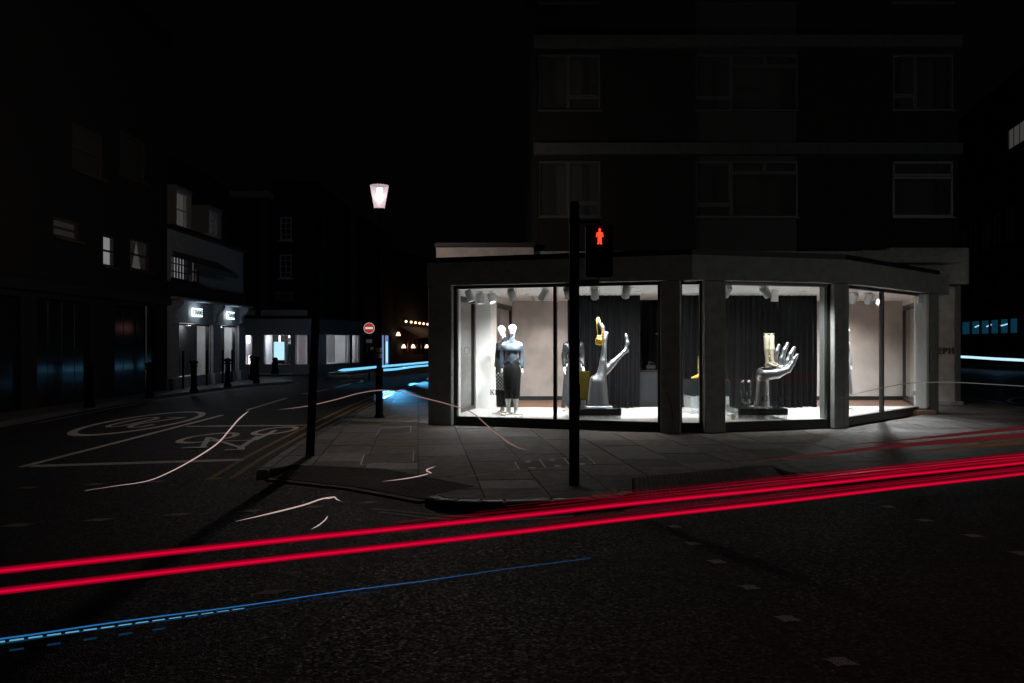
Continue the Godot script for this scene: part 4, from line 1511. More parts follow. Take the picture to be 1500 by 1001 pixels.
			var lp: Vector3 = (g[0] as Transform3D) * Vector3((w0 + w1) / 2, 1.85, -0.75) - off
			omni("window_tube_light", lp, Color(0.94, 0.96, 1.0), [0.2, 0.9, 0.75, 1.1, 0.2][lit - 1], 0.12)
	# figure inside the second window
	var fg := thing("display_figure", "dressed display figure beside the glowing screen in the corner store window", "mannequin", V(-20 + X.call(420), 0.53, 43.45))
	s = sb()
	blob(s, [[Vector3(-0.1, 0.95, 0), Vector3(0.1, 0.95, 0), 0.08, 0.08], [Vector3(0, 0.6, 0), Vector3(0, 0.95, 0), 0.1, 0.12], [Vector3(-0.07, 0.03, 0), Vector3(-0.07, 0.6, 0), 0.06, 0.08], [Vector3(0.07, 0.03, 0), Vector3(0.07, 0.6, 0), 0.06, 0.08], [Vector3(0.17, 0.95, 0), Vector3(0.2, 0.55, 0.05), 0.05, 0.04], [Vector3(-0.17, 0.95, 0), Vector3(-0.2, 0.55, 0.05), 0.05, 0.04]], 0.025, 0.012)
	obj("clothes", s, M.blue_knit, fg)
	s = sb()
	blob(s, [[Vector3(0, 1.05, 0), Vector3(0, 1.15, 0), 0.04, 0.04], [Vector3(0, 1.24, 0), Vector3(0, 1.3, 0), 0.07, 0.075]], 0.02, 0.012)
	obj("head_form", s, M.mannequin, fg)
	# the brick building over it
	t = thing("brick_mansion", "tall red brick building with pale quoins above the white corner store", "building", V(-14, PAVE, 44))
	off = -t.position
	s = sb()
	box(s, V(-16.5, 6.2, 47.6), Vector3(8.0, 6.3, 8.0))
	obj("brick_wall", s, M.brick_red, t, off)
	s = sb()
	box(s, V(-16.5, 9.2, 47.5), Vector3(8.3, 0.3, 8.5), Transform3D(), 0.02)
	obj("cornice", s, M.stone_pale, t, off)
	s = sb()
	box(s, V(-16.5, 6.18, 43.57), Vector3(8.0, 0.1, 0.12))
	obj("string_course", s, M.flashing, t, off)
	for k in 20:
		s = sb()
		box(s, V(-12.68 - (0.06 if k % 2 else 0.0), 3.3 + k * 0.292, 43.58), Vector3(0.34 if k % 2 == 0 else 0.46, 0.27, 0.08), Transform3D(), 0.012)
		obj("quoin", s, M.quoin, t, off)
	var wx := plane_of(Vector2(-12.46, 44.2), Vector2(-8.5, 44.2))
	wx.origin += off
	var ux := func(px: float) -> float: return (px - 750.0) * 44.2 / F + 12.46
	var wo := [[ux.call(410), ux.call(427), lift(352, 44.2), lift(318, 44.2)], [ux.call(409.5), ux.call(427), lift(407.5, 44.2), lift(373, 44.2)]]
	wall(t, "side_wall", wx, 0, 2.6, 2.9, 10.0, wo, 0.3, M.brick_dark)
	for o in wo: sash(t, wx, o[0], o[1], o[2], o[3], M.shop_white, M.room_dark, 2, 4)
	s = sb()
	box(s, Vector3(ux.call(417), 4.05, 0.1), Vector3(1.0, 0.5, 0.1), wx)
	obj("window_box", s, M.grey_paint, t)
	s = sb()
	box(s, V(-11.2, 6.4, 48.4), Vector3(2.5, 7.0, 7.8))
	obj("block", s, M.brick_dark, t, off)
	# balcony rail
	s = sb()
	box(s, Vector3(1.3, 4.4 - 0.35, 0.55), Vector3(2.4, 0.04, 0.04), wx)
	box(s, Vector3(1.3, 3.3, 0.55), Vector3(2.4, 0.04, 0.04), wx)
	for k in 17: box(s, Vector3(0.16 + k * 0.143, 3.67, 0.55), Vector3(0.02, 0.7, 0.02), wx)
	obj("balcony_rail", s, M.iron, t)
	# terrace that runs on round the bend
	t = thing("terrace_house", "dark terrace with one blue lit doorway farther along the side road", "building", V(-8.4, PAVE, 54))
	off = -t.position
	var xh := plane_of(c2, c3)
	xh.origin += off
	var dr := [along(c2, c3, 559), along(c2, c3, 573), 0.14, 2.1]
	var dk := [along(c2, c3, 534), along(c2, c3, 546), 0.14, 2.1]
	wall(t, "wall", xh, 0.65, c2.distance_to(c3), PAVE - 0.05, 9.0, [dr, dk], 0.3, M.brick_dark)
	for q in [[dr, M.door_blue], [dk, M.room_dark]]:
		s = sb()
		box(s, Vector3((q[0][0] + q[0][1]) / 2, 1.1, -0.2), Vector3(q[0][1] - q[0][0], 2.0, 0.03), xh)
		obj("doorway", s, q[1], t)
		s = sb()
		for k in 3: box(s, Vector3(lerpf(q[0][0], q[0][1], k * 0.48 + 0.02), 1.1, -0.14), Vector3(0.1, 2.0, 0.08), xh)
		obj("door_frame", s, M.black_frame, t)
	s = sb()
	tube(s, [xh * Vector3(lerpf(dr[0], dr[1], 0.72), 0.3, -0.12), xh * Vector3(lerpf(dr[0], dr[1], 0.72), 1.7, -0.12)], 0.06, 8)
	obj("light_tube", s, M.blue_tube, t)
	s = sb()
	box(s, Vector3(along(c2, c3, 540), 2.05 - 0.35, 0.06), Vector3(0.55, 0.3, 0.04), xh, 0.01)
	obj("notice_plate", s, M.grey_paint, t)
	# cafe
	t = thing("cafe", "cafe front at the bend with a row of small bulbs over a grey awning", "cafe", V(-7, PAVE, 62))
	off = -t.position
	var xc := plane_of(c3, c4)
	xc.origin += off
	var len_c := c3.distance_to(c4)
	var win := [len_c * 0.2, len_c * 0.95, 0.75, 1.9]
	wall(t, "wall", xc, 0, len_c, PAVE - 0.05, 8.0, [win], 0.3, M.brick_dark)
	s = sb()
	box(s, Vector3((win[0] + win[1]) / 2, 1.3, -0.9), Vector3(win[1] - win[0], 1.3, 0.04), xc)
	obj("back_wall", s, M.brick_red, t)
	for k in 9:
		s = sb()
		box(s, Vector3(lerpf(win[0], win[1], k / 8.0), 1.32, -0.1), Vector3(0.1, 1.15, 0.08), xc)
		obj("mullion", s, M.black_frame, t)
	s = sb()
	quad(s, xc * Vector3(1.2, 1.95, 1.5), xc * Vector3(1.2, 2.75, 0.05), xc * Vector3(len_c, 2.75, 0.05), xc * Vector3(len_c, 1.95, 1.5))
	quad(s, xc * Vector3(1.2, 1.72, 1.5), xc * Vector3(1.2, 1.95, 1.5), xc * Vector3(len_c, 1.95, 1.5), xc * Vector3(len_c, 1.72, 1.5))
	obj("awning", s, M.awning, t)
	var px := [588.0, 595.5, 602.0, 608.0, 614.0, 620.0, 627.0]
	for k in px.size():
		var tt := along(c3, c4, px[k])
		s = sb()
		lathe(s, [[0.0, -0.09], [0.07, -0.06], [0.09, 0.0], [0.07, 0.06], [0.0, 0.09]], 10, Transform3D(Basis(), xc * Vector3(tt, lift(471.5 + k * 0.45, 60), 0.35)))
		obj("bulb", s, M.bulb_warm, t)
		s = sb()
		tube(s, [xc * Vector3(tt, lift(471.5 + k * 0.45, 60) + 0.1, 0.35), xc * Vector3(tt, lift(471.5 + k * 0.45, 60) + 0.25, 0.02)], 0.02, 6)
		obj("bulb_arm", s, M.iron, t)
	omni("bulb_light", xc * Vector3(len_c * 0.4, 3.2, 0.9) - off, Color(1, 0.75, 0.55), 0.25, 0.1)
	for q in [[587, 508, "shaded lamp glowing in the cafe window nearest the lit doorway"], [601, 508, "small dimmer shaded lamp glowing in the middle of the cafe window"], [621, 508, "shaded lamp glowing in the cafe window nearest the shop pillar"], [579, 490, "wall lamp glowing above the others beside the cafe awning"]]:
		var tt := along(c3, c4, q[0])
		var p := xc * Vector3(tt, lift(q[1], c3.lerp(c4, tt / len_c).y), 0.22) - off
		var lt := thing("cafe_lamp", q[2], "lamp", p, 0, "lamps at the cafe")
		s = sb()
		lathe(s, [[0.0, -0.1], [0.16, -0.1], [0.12, 0.05], [0.05, 0.16], [0.0, 0.16]], 12)
		obj("lamp_shade", s, M.bulb_warm, lt)
		s = sb()
		tube(s, [Vector3(0, -0.1, 0), Vector3(0, -0.3, 0), Vector3(0, -0.32, -0.2)], 0.025, 6)
		obj("bracket", s, M.iron, lt)
	omni("cafe_lamp_light", xc * Vector3(len_c * 0.5, 1.35, 0.6) - off, Color(1, 0.62, 0.42), 0.35, 0.1)

func right_street() -> void:
	var t := thing("office_building", "dark office building down the right hand street with a blue lit window band", "building", V(40, PAVE, 68))
	var off := -t.position
	var a := Vector2(43.6, 90.0)
	var b := Vector2(37.2, 61.0)
	var xf := plane_of(a, b)
	xf.origin += off
	var T := func(px: float) -> float: return along(a, b, px)
	var ops := []
	var low := []
	for k in 6:
		var p0 := 1408.0 + k * 14.0
		low.append([T.call(p0), T.call(p0 + 12.5), 2.3, 3.5])
	for k in 5:
		var p0 := 1404.0 + k * 17.5
		ops.append([T.call(p0), T.call(p0 + 14.0), 9.2, 12.0])
		low.append([T.call(p0), T.call(p0 + 14.0), 5.0, 6.6])
	var topw := [T.call(1476), T.call(1502), 16.4, 18.0]
	wall(t, "wall", xf, 0, a.distance_to(b), PAVE - 0.05, 22, ops + low + [topw], 0.4, M.flashing)
	for k in low.size():
		var o: Array = low[k]
		sash(t, xf, o[0], o[1], o[2], o[3], M.black_frame, M.blue_room if k < 6 else M.room_dark, 1, 1)
	for o in ops: sash(t, xf, o[0], o[1], o[2], o[3], M.grey_paint, M.room_dark, 2, 1)
	sash(t, xf, topw[0], topw[1], topw[2], topw[3], M.grey_paint, M.room_dim, 3, 1)
	for q in [[1427, 479, 1.0], [1444, 475, 1.1], [1465, 478, 1.6]]:
		var c := xf * Vector3(T.call(q[0]), 2.95, -0.1)
		var s := sb()
		tube(s, [c, c + xf.basis.x * q[2] + Vector3(0, 0.12, 0)], 0.05, 6)
		obj("light_tube", s, M.blue_tube, t)
	var s2 := sb()
	box(s2, Vector3(a.distance_to(b) / 2, 1.2, 0.6), Vector3(a.distance_to(b), 1.1, 0.06), xf)
	obj("hoarding", s2, M.flashing, t)
	mark("curved_marking", "pale curved marking on the road beyond the right wall end", "road marking", smooth2([gp(1500, 582), gp(1483, 584), gp(1478, 588), gp(1486, 591), gp(1503, 592)], 4), 0.12, M.road_white)
	mark("lane_dash", "thin pale dash on the road beyond the right wall end", "road marking", [gp(1428, 568), gp(1452, 571)], 0.12, M.road_white)

# ------------------------------------------------------------------ what the shop shows
func curtain(called: String, label: String, a: Vector2, b: Vector2, y0: float, y1: float, ph: float) -> void:
	var xf := plane_of(a, b)
	var len_ := a.distance_to(b)
	var t := thing(called, label, "curtain", V(a.x, y0, a.y))
	var off := -t.position
	var s := sb()
	s.set_smooth_group(1)
	var nx := int(len_ / 0.011)
	var ny := 10
	var f := func(i: int, j: int) -> Vector3:
		var x := len_ * i / nx
		var v := float(j) / ny          # 0 at the hem
		var warp := x + 0.03 * sin(x * 3.1 + ph) + 0.012 * sin(x * 17.0 + ph * 2.0) + 0.02 * sin(x * 1.7 + v * 2.0) * (1.0 - v)
		var amp := 0.045 + 0.02 * sin(x * 2.3 + ph)
		var z := amp * sin(warp * TAU / 0.125) + 0.018 * sin(warp * TAU / 0.31 + ph) + 0.012 * (1.0 - v) * sin(warp * TAU / 0.09)
		z = z * (0.6 + 0.4 * (1.0 - v))
		return xf * Vector3(x, y0 + (y1 - y0) * v + (0.012 * sin(x * 9.0) if j == 0 else 0.0), z) + off
	for i in nx:
		for j in ny:
			quad(s, f.call(i, j), f.call(i, j + 1), f.call(i + 1, j + 1), f.call(i + 1, j))
	s.set_smooth_group(-1)
	obj("cloth", s, M.curtain, t)
	s = sb()
	box(s, Vector3(len_ / 2, y1 + 0.012, 0), Vector3(len_, 0.024, 0.06), xf)
	obj("rail", s, M.fitting_white, t, off)

func spotlight(px: float, py: float, aim: Vector3, e: float, label: String, lit := false) -> void:
	var h := 2.60 if px < 950 else 2.62
	var p := W(px, py, F * (h - EYE) / (500.5 - py))
	var t := thing("ceiling_spotlight", label, "spotlight", Vector3(p.x, CEIL, p.z), 0, "white spotlights under the shop ceiling")
	var dir := (aim - p).normalized()
	var c := p - t.position
	var s := sb()
	lathe(s, [[0.0, -0.012], [0.05, -0.012], [0.05, 0.0]], 14)
	tube(s, [Vector3(0, -0.01, 0), Vector3(0, c.y + 0.105, 0)], 0.012, 8)
	obj("mount", s, M.fitting_white, t)
	var flat := Vector3(dir.x, 0, dir.z).normalized()
	if flat.length() < 0.1: flat = Vector3.FORWARD
	var side := flat.cross(Vector3.UP).normalized()
	s = sb()
	tube(s, [c + side * 0.09, c + side * 0.09 + Vector3(0, 0.1, 0), c - side * 0.09 + Vector3(0, 0.1, 0), c - side * 0.09], 0.008, 6, false)
	obj("yoke", s, M.fitting_white, t)
	var up := -dir
	var bx := up.cross(side).normalized()
	var xf := Transform3D(Basis(side, up, side.cross(up)).orthonormalized(), c)
	s = sb()
	lathe(s, [[0.0, 0.12], [0.05, 0.115], [0.072, 0.095], [0.074, -0.12], [0.066, -0.12], [0.062, -0.085]].map(func(q): return [q[0], q[1]]), 18, xf)
	obj("head", s, M.fitting_white, t)
	s = sb()
	lathe(s, [[0.0, -0.085], [0.06, -0.085]], 18, xf)
	obj("lens", s, M.lens_lit, t)
	spot("spotlight_beam", p + dir * 0.125, p + dir * 2.0, Color(0.96, 0.99, 1.0), e * 4.0, 46.0, 0.9, 0.05)

func downlight(px: float, py: float, label: String) -> void:
	var p := W(px, py, F * (CEIL - 0.006 - EYE) / (500.5 - py))
	var t := thing("ceiling_downlight", label, "downlight", p, 0, "small recessed downlights in the shop ceiling")
	var s := sb()
	lathe(s, [[0.034, -0.004], [0.05, -0.004], [0.05, 0.006]], 14)
	obj("rim", s, M.fitting_white, t)
	s = sb()
	lathe(s, [[0.0, 0.0], [0.034, 0.0]], 14)
	obj("lens", s, M.downlight, t)
	spot("downlight_beam", p + Vector3(0, -0.01, 0), p + Vector3(0, -2, 0), Color(1, 0.94, 0.89), 3.0, 62.0, 1.0, 0.03)

func mannequin(label: String, at: Vector3, turn: float, tilt: float, look: int) -> Node3D:
	var t := thing("mannequin", label, "mannequin", at, turn)
	var P := func(x: float, y: float, z: float) -> Vector3: return Vector3(x, y, z)
	var b := []
	for sx in [-1.0, 1.0]:
		b += [[P.call(sx * 0.075, 0.075, -0.045), P.call(sx * 0.085, 0.03, 0.1), 0.03, 0.022], [P.call(sx * 0.075, 0.05, -0.055), P.call(sx * 0.073, 0.12, -0.02), 0.026, 0.03],
			[P.call(sx * 0.073, 0.1, -0.025), P.call(sx * 0.075, 0.3, -0.03), 0.03, 0.05], [P.call(sx * 0.075, 0.3, -0.03), P.call(sx * 0.075, 0.48, 0.0), 0.05, 0.046], [P.call(sx * 0.075, 0.48, 0.0), P.call(sx * 0.085, 0.9, 0.0), 0.05, 0.08]]
	b += [[P.call(-0.075, 0.95, 0), P.call(0.075, 0.95, 0), 0.088, 0.088], [P.call(0, 1.0, 0), P.call(0, 1.14, 0.005), 0.1, 0.085], [P.call(0, 1.14, 0.005), P.call(0, 1.3, 0), 0.088, 0.1], [P.call(-0.07, 1.3, 0.0), P.call(0.07, 1.3, 0.0), 0.085, 0.085],
		[P.call(-0.065, 1.28, 0.06), P.call(0.065, 1.28, 0.06), 0.05, 0.05], [P.call(0.03, 1.425, -0.01), P.call(0.15, 1.38, -0.01), 0.042, 0.04], [P.call(-0.03, 1.425, -0.01), P.call(-0.15, 1.38, -0.01), 0.042, 0.04]]
	# neck and an egg of a head, leaning by tilt
	var n0 := Vector3(0, 1.44, -0.005)
	var lean := Vector3(sin(tilt), cos(tilt), 0.06).normalized()
	var arms := []
	for sx in [-1.0, 1.0]:
		arms += [[P.call(sx * 0.152, 1.375, -0.01), P.call(sx * 0.188, 1.15, -0.03), 0.043, 0.034], [P.call(sx * 0.188, 1.15, -0.03), P.call(sx * 0.195, 0.92, 0.03), 0.033, 0.023]]
	var body := b + arms + [[n0, n0 + lean * 0.13, 0.045, 0.04], [n0 + lean * 0.165 + Vector3(0, 0, 0.025), n0 + lean * 0.255, 0.052, 0.078], [n0 + lean * 0.25 + Vector3(0, 0, -0.02), n0 + lean * 0.25, 0.07, 0.07]]
	var s := sb()
	blob(s, body, 0.013, 0.011)
	# hands with a palm, four unequal fingers and a thumb each
	var hb := []
	for sx in [-1.0, 1.0]:
		var w := Vector3(sx * 0.195, 0.915, 0.032)
		hb.append([w, w + Vector3(sx * 0.004, -0.075, 0.018), 0.021, 0.027])
		for k in 4:
			var base := w + Vector3(sx * 0.004, -0.085, 0.0 + k * 0.0145)
			var ln: float = [0.05, 0.066, 0.07, 0.06][k]
			hb.append([base, base + Vector3(-sx * 0.004, -ln * 0.6, 0.004), 0.0085, 0.008])
			hb.append([base + Vector3(-sx * 0.004, -ln * 0.6, 0.004), base + Vector3(-sx * 0.014, -ln, 0.008), 0.008, 0.0065])
		hb.append([w + Vector3(-sx * 0.005, -0.03, 0.035), w + Vector3(-sx * 0.012, -0.075, 0.062), 0.0105, 0.0085])
	blob(s, hb.slice(0, hb.size() / 2), 0.005, 0.004)
	blob(s, hb.slice(hb.size() / 2), 0.005, 0.004)
	obj("body", s, M.mannequin, t)
	s = sb()
	box(s, Vector3(0.0, 0.006, 0.02), Vector3(0.42, 0.012, 0.3), Transform3D(), 0.004)
	obj("base_plate", s, M.chrome, t)
	# clothes
	var top := [[Vector3(0, 1.02, 0.0), Vector3(0, 1.14, 0.005), 0.112, 0.1], [Vector3(-0.055, 1.03, 0), Vector3(0.055, 1.03, 0), 0.095, 0.095], [Vector3(0, 1.14, 0.005), Vector3(0, 1.3, 0), 0.1, 0.112], [Vector3(-0.07, 1.3, 0.0), Vector3(0.07, 1.3, 0.0), 0.095, 0.095], [Vector3(-0.065, 1.28, 0.062), Vector3(0.065, 1.28, 0.062), 0.058, 0.058], [Vector3(0.03, 1.42, -0.008), Vector3(0.125, 1.385, -0.008), 0.05, 0.046], [Vector3(-0.03, 1.42, -0.008), Vector3(-0.125, 1.385, -0.008), 0.05, 0.046], [Vector3(0, 1.44, -0.005), Vector3(0, 1.49, 0), 0.058, 0.052]]
	var sl := []
	var puff := 1.5 if look == 2 else 1.25
	for sx in [-1.0, 1.0]:
		sl += [[Vector3(sx * (0.168 if look == 0 else 0.155), 1.345 if look == 0 else 1.375, -0.012), Vector3(sx * 0.19, 1.15, -0.03), 0.043 * puff, 0.037 * puff], [Vector3(sx * 0.19, 1.15, -0.03), Vector3(sx * 0.195, 0.95, 0.025), 0.037 * puff, 0.029 * puff]]
	s = sb()
	blob(s, top + sl, 0.013, 0.01)
	obj("jumper" if look == 0 else "jacket" if look == 2 else "coat", s, [M.blue_knit, M.black_cloth, M.black_leather, M.grey_cloth][look], t)
	if look == 0:
		s = sb()   # straight midi skirt
		lathe(s, [[0.152, 0.33], [0.158, 0.4], [0.17, 0.75], [0.178, 0.9], [0.158, 1.0], [0.13, 1.055], [0.0, 1.06]], 28, Transform3D(), 1.0, 0.74)
		obj("skirt", s, M.black_cloth, t)
		s = sb()
		box(s, Vector3(0.0, 0.68, 0.129), Vector3(0.008, 0.7, 0.006))
		box(s, Vector3(0.0, 0.62, 0.135), Vector3(0.016, 0.035, 0.006))
		obj("zip", s, M.chrome, t)
		s = sb()
		for sx in [-1.0, 1.0]: tri(s, Vector3(sx * 0.015, 1.06, 0.121), Vector3(sx * 0.14, 1.12, 0.06), Vector3(sx * 0.13, 1.04, 0.09))
		obj("waist_panel", s, M.black_cloth, t)
	elif look == 1:
		s = sb()
		for sx in [-1.0, 1.0]: lathe(s, [[0.1, 0.13], [0.11, 0.5], [0.115, 0.9], [0.1, 1.06], [0.0, 1.06]], 20, Transform3D(Basis(), Vector3(sx * 0.085, 0, 0)))
		obj("trousers", s, M.black_cloth, t)
	elif look == 2:
		s = sb()
		lathe(s, [[0.26, 0.08], [0.235, 0.35], [0.2, 0.8], [0.15, 1.02], [0.0, 1.03]], 40, Transform3D(), 1.0, 0.8, 0.04, 11)
		obj("skirt", s, M.charcoal_cloth, t)
	else:
		s = sb()
		lathe(s, [[0.24, 0.32], [0.21, 0.7], [0.17, 1.02], [0.13, 1.1], [0.0, 1.1]], 32, Transform3D(), 1.0, 0.8, 0.02, 7)
		obj("skirt", s, M.grey_cloth, t)
	return t

func boot(label: String, at: Vector3, turn: float, tall: float, m: Material, group: String, laced := false) -> void:
	var t := thing("boot", label, "boot", at, turn, group)
	var s := sb()
	blob(s, [[Vector3(0, tall - 0.07, 0), Vector3(0.005, tall * 0.55, 0), 0.054, 0.05], [Vector3(0.005, tall * 0.55, 0), Vector3(0.012, 0.15, 0), 0.05, 0.029], [Vector3(0.012, 0.15, 0), Vector3(0.02, 0.085, 0), 0.029, 0.034],
		[Vector3(0.02, 0.085, 0), Vector3(0.1, 0.045, 0), 0.034, 0.03], [Vector3(0.1, 0.045, 0), Vector3(0.175, 0.028, 0), 0.033, 0.018]], 0.009, 0.008)
	obj("upper", s, m, t)
	s = sb()
	lathe(s, [[0.0, 0.0], [0.018, 0.0], [0.028, 0.065], [0.0, 0.07]], 12, Transform3D(Basis(), Vector3(-0.008, 0, 0)))
	obj("heel", s, m, t)
	s = sb()
	box(s, Vector3(0.1, 0.008, 0), Vector3(0.15, 0.012, 0.05), Transform3D(), 0.004)
	obj("sole", s, M.black_leather, t)
	s = sb()
	lathe(s, [[0.046, tall - 0.012], [0.06, tall - 0.012], [0.06, tall], [0.046, tall]], 20)
	obj("cuff", s, m, t)
	if laced:
		for k in 7:
			s = sb()
			tube(s, [Vector3(0.045, 0.16 + k * 0.04, -0.04), Vector3(0.062, 0.17 + k * 0.04, 0), Vector3(0.045, 0.16 + k * 0.04, 0.04)], 0.006, 6)
			obj("lace", s, M.cream_leather, t)

func bones_at(list: Array, d: float, base: Vector3) -> Array:   # [px, py, r, px, py, r, dd] -> bones
	var out := []
	for q in list:
		var dd: float = q[6] if q.size() > 6 else 0.0
		var de: float = q[7] if q.size() > 7 else dd
		out.append([W(q[0], q[1], d) + Vector3(0, 0, -dd) - base, W(q[3], q[4], d) + Vector3(0, 0, -de) - base, q[2], q[5]])
	return out

func plinth(label: String, x0: float, x1: float, d0: float, depth: float, h0: float, h1: float, split: float, group := "") -> void:
	var c := V((x0 + x1) / 2, FLOOR, d0 + depth / 2)
	var t := thing("display_plinth", label, "plinth", c, 0, group)
	var s := sb()
	box(s, Vector3(0, (split + h1) / 2 - FLOOR, 0), Vector3(x1 - x0, h1 - split, depth), Transform3D(), 0.006)
	obj("dark_top", s, M.black_gloss, t)
	s = sb()
	box(s, Vector3(0, (h0 + split) / 2 - FLOOR - 0.001, 0), Vector3(x1 - x0 - 0.02, split - h0 - 0.004, depth - 0.02), Transform3D(), 0.004)
	obj("pale_base", s, M.acrylic, t)

func display() -> void:
	curtain("curtain", "dark grey pleated curtain behind the silver legs", Vector2(1.2, 18.45), Vector2(2.77, 18.45), FLOOR + 0.01, 2.70, 0.3)
	curtain("curtain", "dark grey pleated curtain behind the giant silver hand", Vector2(3.46, 18.4), Vector2(6.62, 18.55), FLOOR + 0.01, 2.70, 1.9)
	curtain("curtain", "short dark grey curtain set farther back behind the dark counter", Vector2(2.6, 20.6), Vector2(4.3, 20.6), 0.22, 2.70, 4.2)
	# spotlights
	spotlight(688, 433, V(-0.2, 0.9, 16.5), 0.4, "white ceiling spotlight nearest the left end of the shop, lens lit")
	spotlight(704, 437, V(-0.6, 0.3, 17.4), 0.15, "white ceiling spotlight before the white column, middle of a close trio")
	spotlight(720, 437, V(0.1, 0.9, 16.7), 0.5, "white ceiling spotlight of the close trio, nearest the paired mannequins")
	spotlight(750, 431, V(0.5, 0.5, 18.2), 2.2, "white ceiling spotlight right above the paired mannequins")
	spotlight(797, 431, V(0.0, 1.45, 16.75), 1.3, "white ceiling spotlight tilted towards the paired mannequins, beside the mullion")
	spotlight(832, 429, V(1.5, 0.9, 18.0), 2.2, "white ceiling spotlight half behind the signal pole")
	spotlight(871, 429, V(1.75, 0.9, 17.0), 2.2, "white upright ceiling spotlight above the silver legs")
	spotlight(917, 427.5, V(2.1, 1.3, 16.9), 2.2, "white ceiling spotlight above the raised silver foot, near the concrete pillar")
	spotlight(1065, 426.5, V(3.6, 0.9, 17.6), 3.0, "white ceiling spotlight at the pillar edge of the giant hand's window")
	spotlight(1121, 427, V(5.9, 1.1, 16.2), 2.2, "white tilted ceiling spotlight above the cream boots")
	spotlight(1135, 433, V(5.2, 0.5, 17.1), 3.5, "white straight down ceiling spotlight with its lit lens above the giant hand")
	spotlight(1251, 436, V(7.2, 0.4, 20.0), 2.6, "white ceiling spotlight beside the pillar in the empty end window")
	spotlight(1273, 437, V(7.6, 0.4, 20.2), 2.6, "white ceiling spotlight in the middle of the end window's trio")
	spotlight(1289, 440, V(7.4, 0.3, 17.6), 2.6, "white ceiling spotlight nearest the end window's mullion, lens lit")
	for q in [[754, 427, "small recessed downlight nearest above the paired mannequins"], [772, 431, "small recessed downlight second beyond the paired mannequins, over the camera's side"], [787.6, 435, "small recessed downlight third in the line running back over the pale wall"], [803, 439, "farthest small recessed downlight by the window mullion, close to the back wall"],
		[885, 431.6, "small recessed downlight right above the gold handbag"], [926, 421.5, "small recessed downlight nearest the glass above the raised silver foot"], [935, 427.5, "middle one of three small downlights above the raised silver foot"], [943, 431, "small recessed downlight closest to the curtain above the raised silver foot"],
		[1116, 427.5, "small recessed downlight above the cream boots"], [1178, 427, "middle small downlight of three before the white post"], [1170, 431.5, "small downlight closest to the curtain before the white post"], [1185.5, 422.5, "small downlight nearest the glass before the white post"],
		[1284, 432, "small recessed downlight nearest the glass in the end window"], [1259.5, 439, "small recessed downlight deeper in the end window, by the pale wall"]]: downlight(q[0], q[1], q[2])
	# security camera
	var p := W(778, 436, 19.5)
	var t := thing("security_camera", "small white security camera under the ceiling by the pale back wall", "camera", Vector3(p.x, CEIL, p.z))
	var s := sb()
	box(s, Vector3(-0.02, p.y - CEIL + 0.04, 0), Vector3(0.16, 0.05, 0.08), Transform3D(), 0.01)
	box(s, Vector3(-0.02, (p.y - CEIL + 0.06) / 2, 0), Vector3(0.04, CEIL - p.y - 0.06, 0.04))
	obj("mount", s, M.fitting_white, t)
	s = sb()
	tube(s, [Vector3(0.02, p.y - CEIL, -0.03), Vector3(0.09, p.y - CEIL - 0.06, 0.06)], 0.035, 10)
	obj("housing", s, M.fitting_white, t)
	# mannequins
	var m1 := mannequin("faceless white mannequin in blue grey jumper and long black zipped skirt", V(0.0, FLOOR, 16.6), 0.0, 0.03, 0)
	mannequin("faceless white mannequin in black, leaning its head out behind the one in blue grey", V(-0.14, FLOOR, 17.15), -0.5, -0.32, 1)
	mannequin("mannequin in shiny black leather jacket and long charcoal skirt behind the signal pole", V(1.27, FLOOR, 17.6), 0.15, 0.0, 2)
	mannequin("mannequin in grey coat mostly hidden behind the pillar of the end window", V(7.05, FLOOR, 18.25), 0.2, 0.38, 3)
	# checked bag held by the second mannequin
	t = thing("checked_bag", "black and white checked bag hanging beside the mannequin pair", "bag", W(732.5, 573, 16.95))
	s = sb()
	box(s, Vector3(0, 0.2, 0), Vector3(0.16, 0.36, 0.07), Transform3D(), 0.025)
	obj("bag_body", s, M.black_leather, t)
	for i in 5:
		for j in 10:
			if (i + j) % 2: continue
			s = sb()
			box(s, Vector3(-0.064 + i * 0.032, 0.035 + j * 0.035, 0.0365), Vector3(0.028, 0.031, 0.003))
			obj("check", s, M.sign_white, t)
	s = sb()
	tube(s, smooth_path([Vector3(-0.05, 0.37, 0), Vector3(-0.03, 0.46, 0), Vector3(0.02, 0.48, 0), Vector3(0.05, 0.37, 0)], 5), 0.008, 6)
	obj("handle", s, M.black_leather, t)
	# silver legs on their plinth
	plinth("low dark plinth under the silver legs", 1.05, 2.02, 15.75, 1.2, FLOOR, 0.46, 0.33)
	var b0 := V(1.65, 0.46, 16.3)
	t = thing("leg_sculpture", "giant pair of polished silver legs with raised bare feet", "sculpture", b0)
	s = sb()
	blob(s, bones_at([[870, 597, 0.13, 872, 560, 0.11], [881, 597, 0.14, 879, 560, 0.13], [870.5, 556, 0.075, 880, 553, 0.1], [880, 556, 0.1, 883.5, 530, 0.064, 0, 0], [883.5, 530, 0.064, 886.3, 500, 0.04], [886.3, 497, 0.038, 889.7, 488, 0.028], [886, 495, 0.04, 882.5, 479, 0.037], [882.5, 479, 0.037, 877, 471, 0.028], [877, 471, 0.03, 873.8, 468.8, 0.018, 0, 0],
		[882, 550, 0.085, 898, 532, 0.062, 0.05, 0.05], [898, 532, 0.062, 914.5, 516, 0.036, 0.05], [914.5, 516, 0.036, 920.5, 514.5, 0.026, 0.05], [917, 513, 0.034, 920, 502, 0.03, 0.05], [920, 502, 0.036, 918.5, 493, 0.022, 0.05], [918.5, 493, 0.022, 916.7, 488.5, 0.013, 0.05]], 16.3, b0), 0.014, 0.013)
	obj("legs", s, M.silver, t)
	s = sb()
	box(s, Vector3(0, -0.005 + 0.008, 0), Vector3(0.5, 0.016, 0.4), Transform3D(), 0.004)
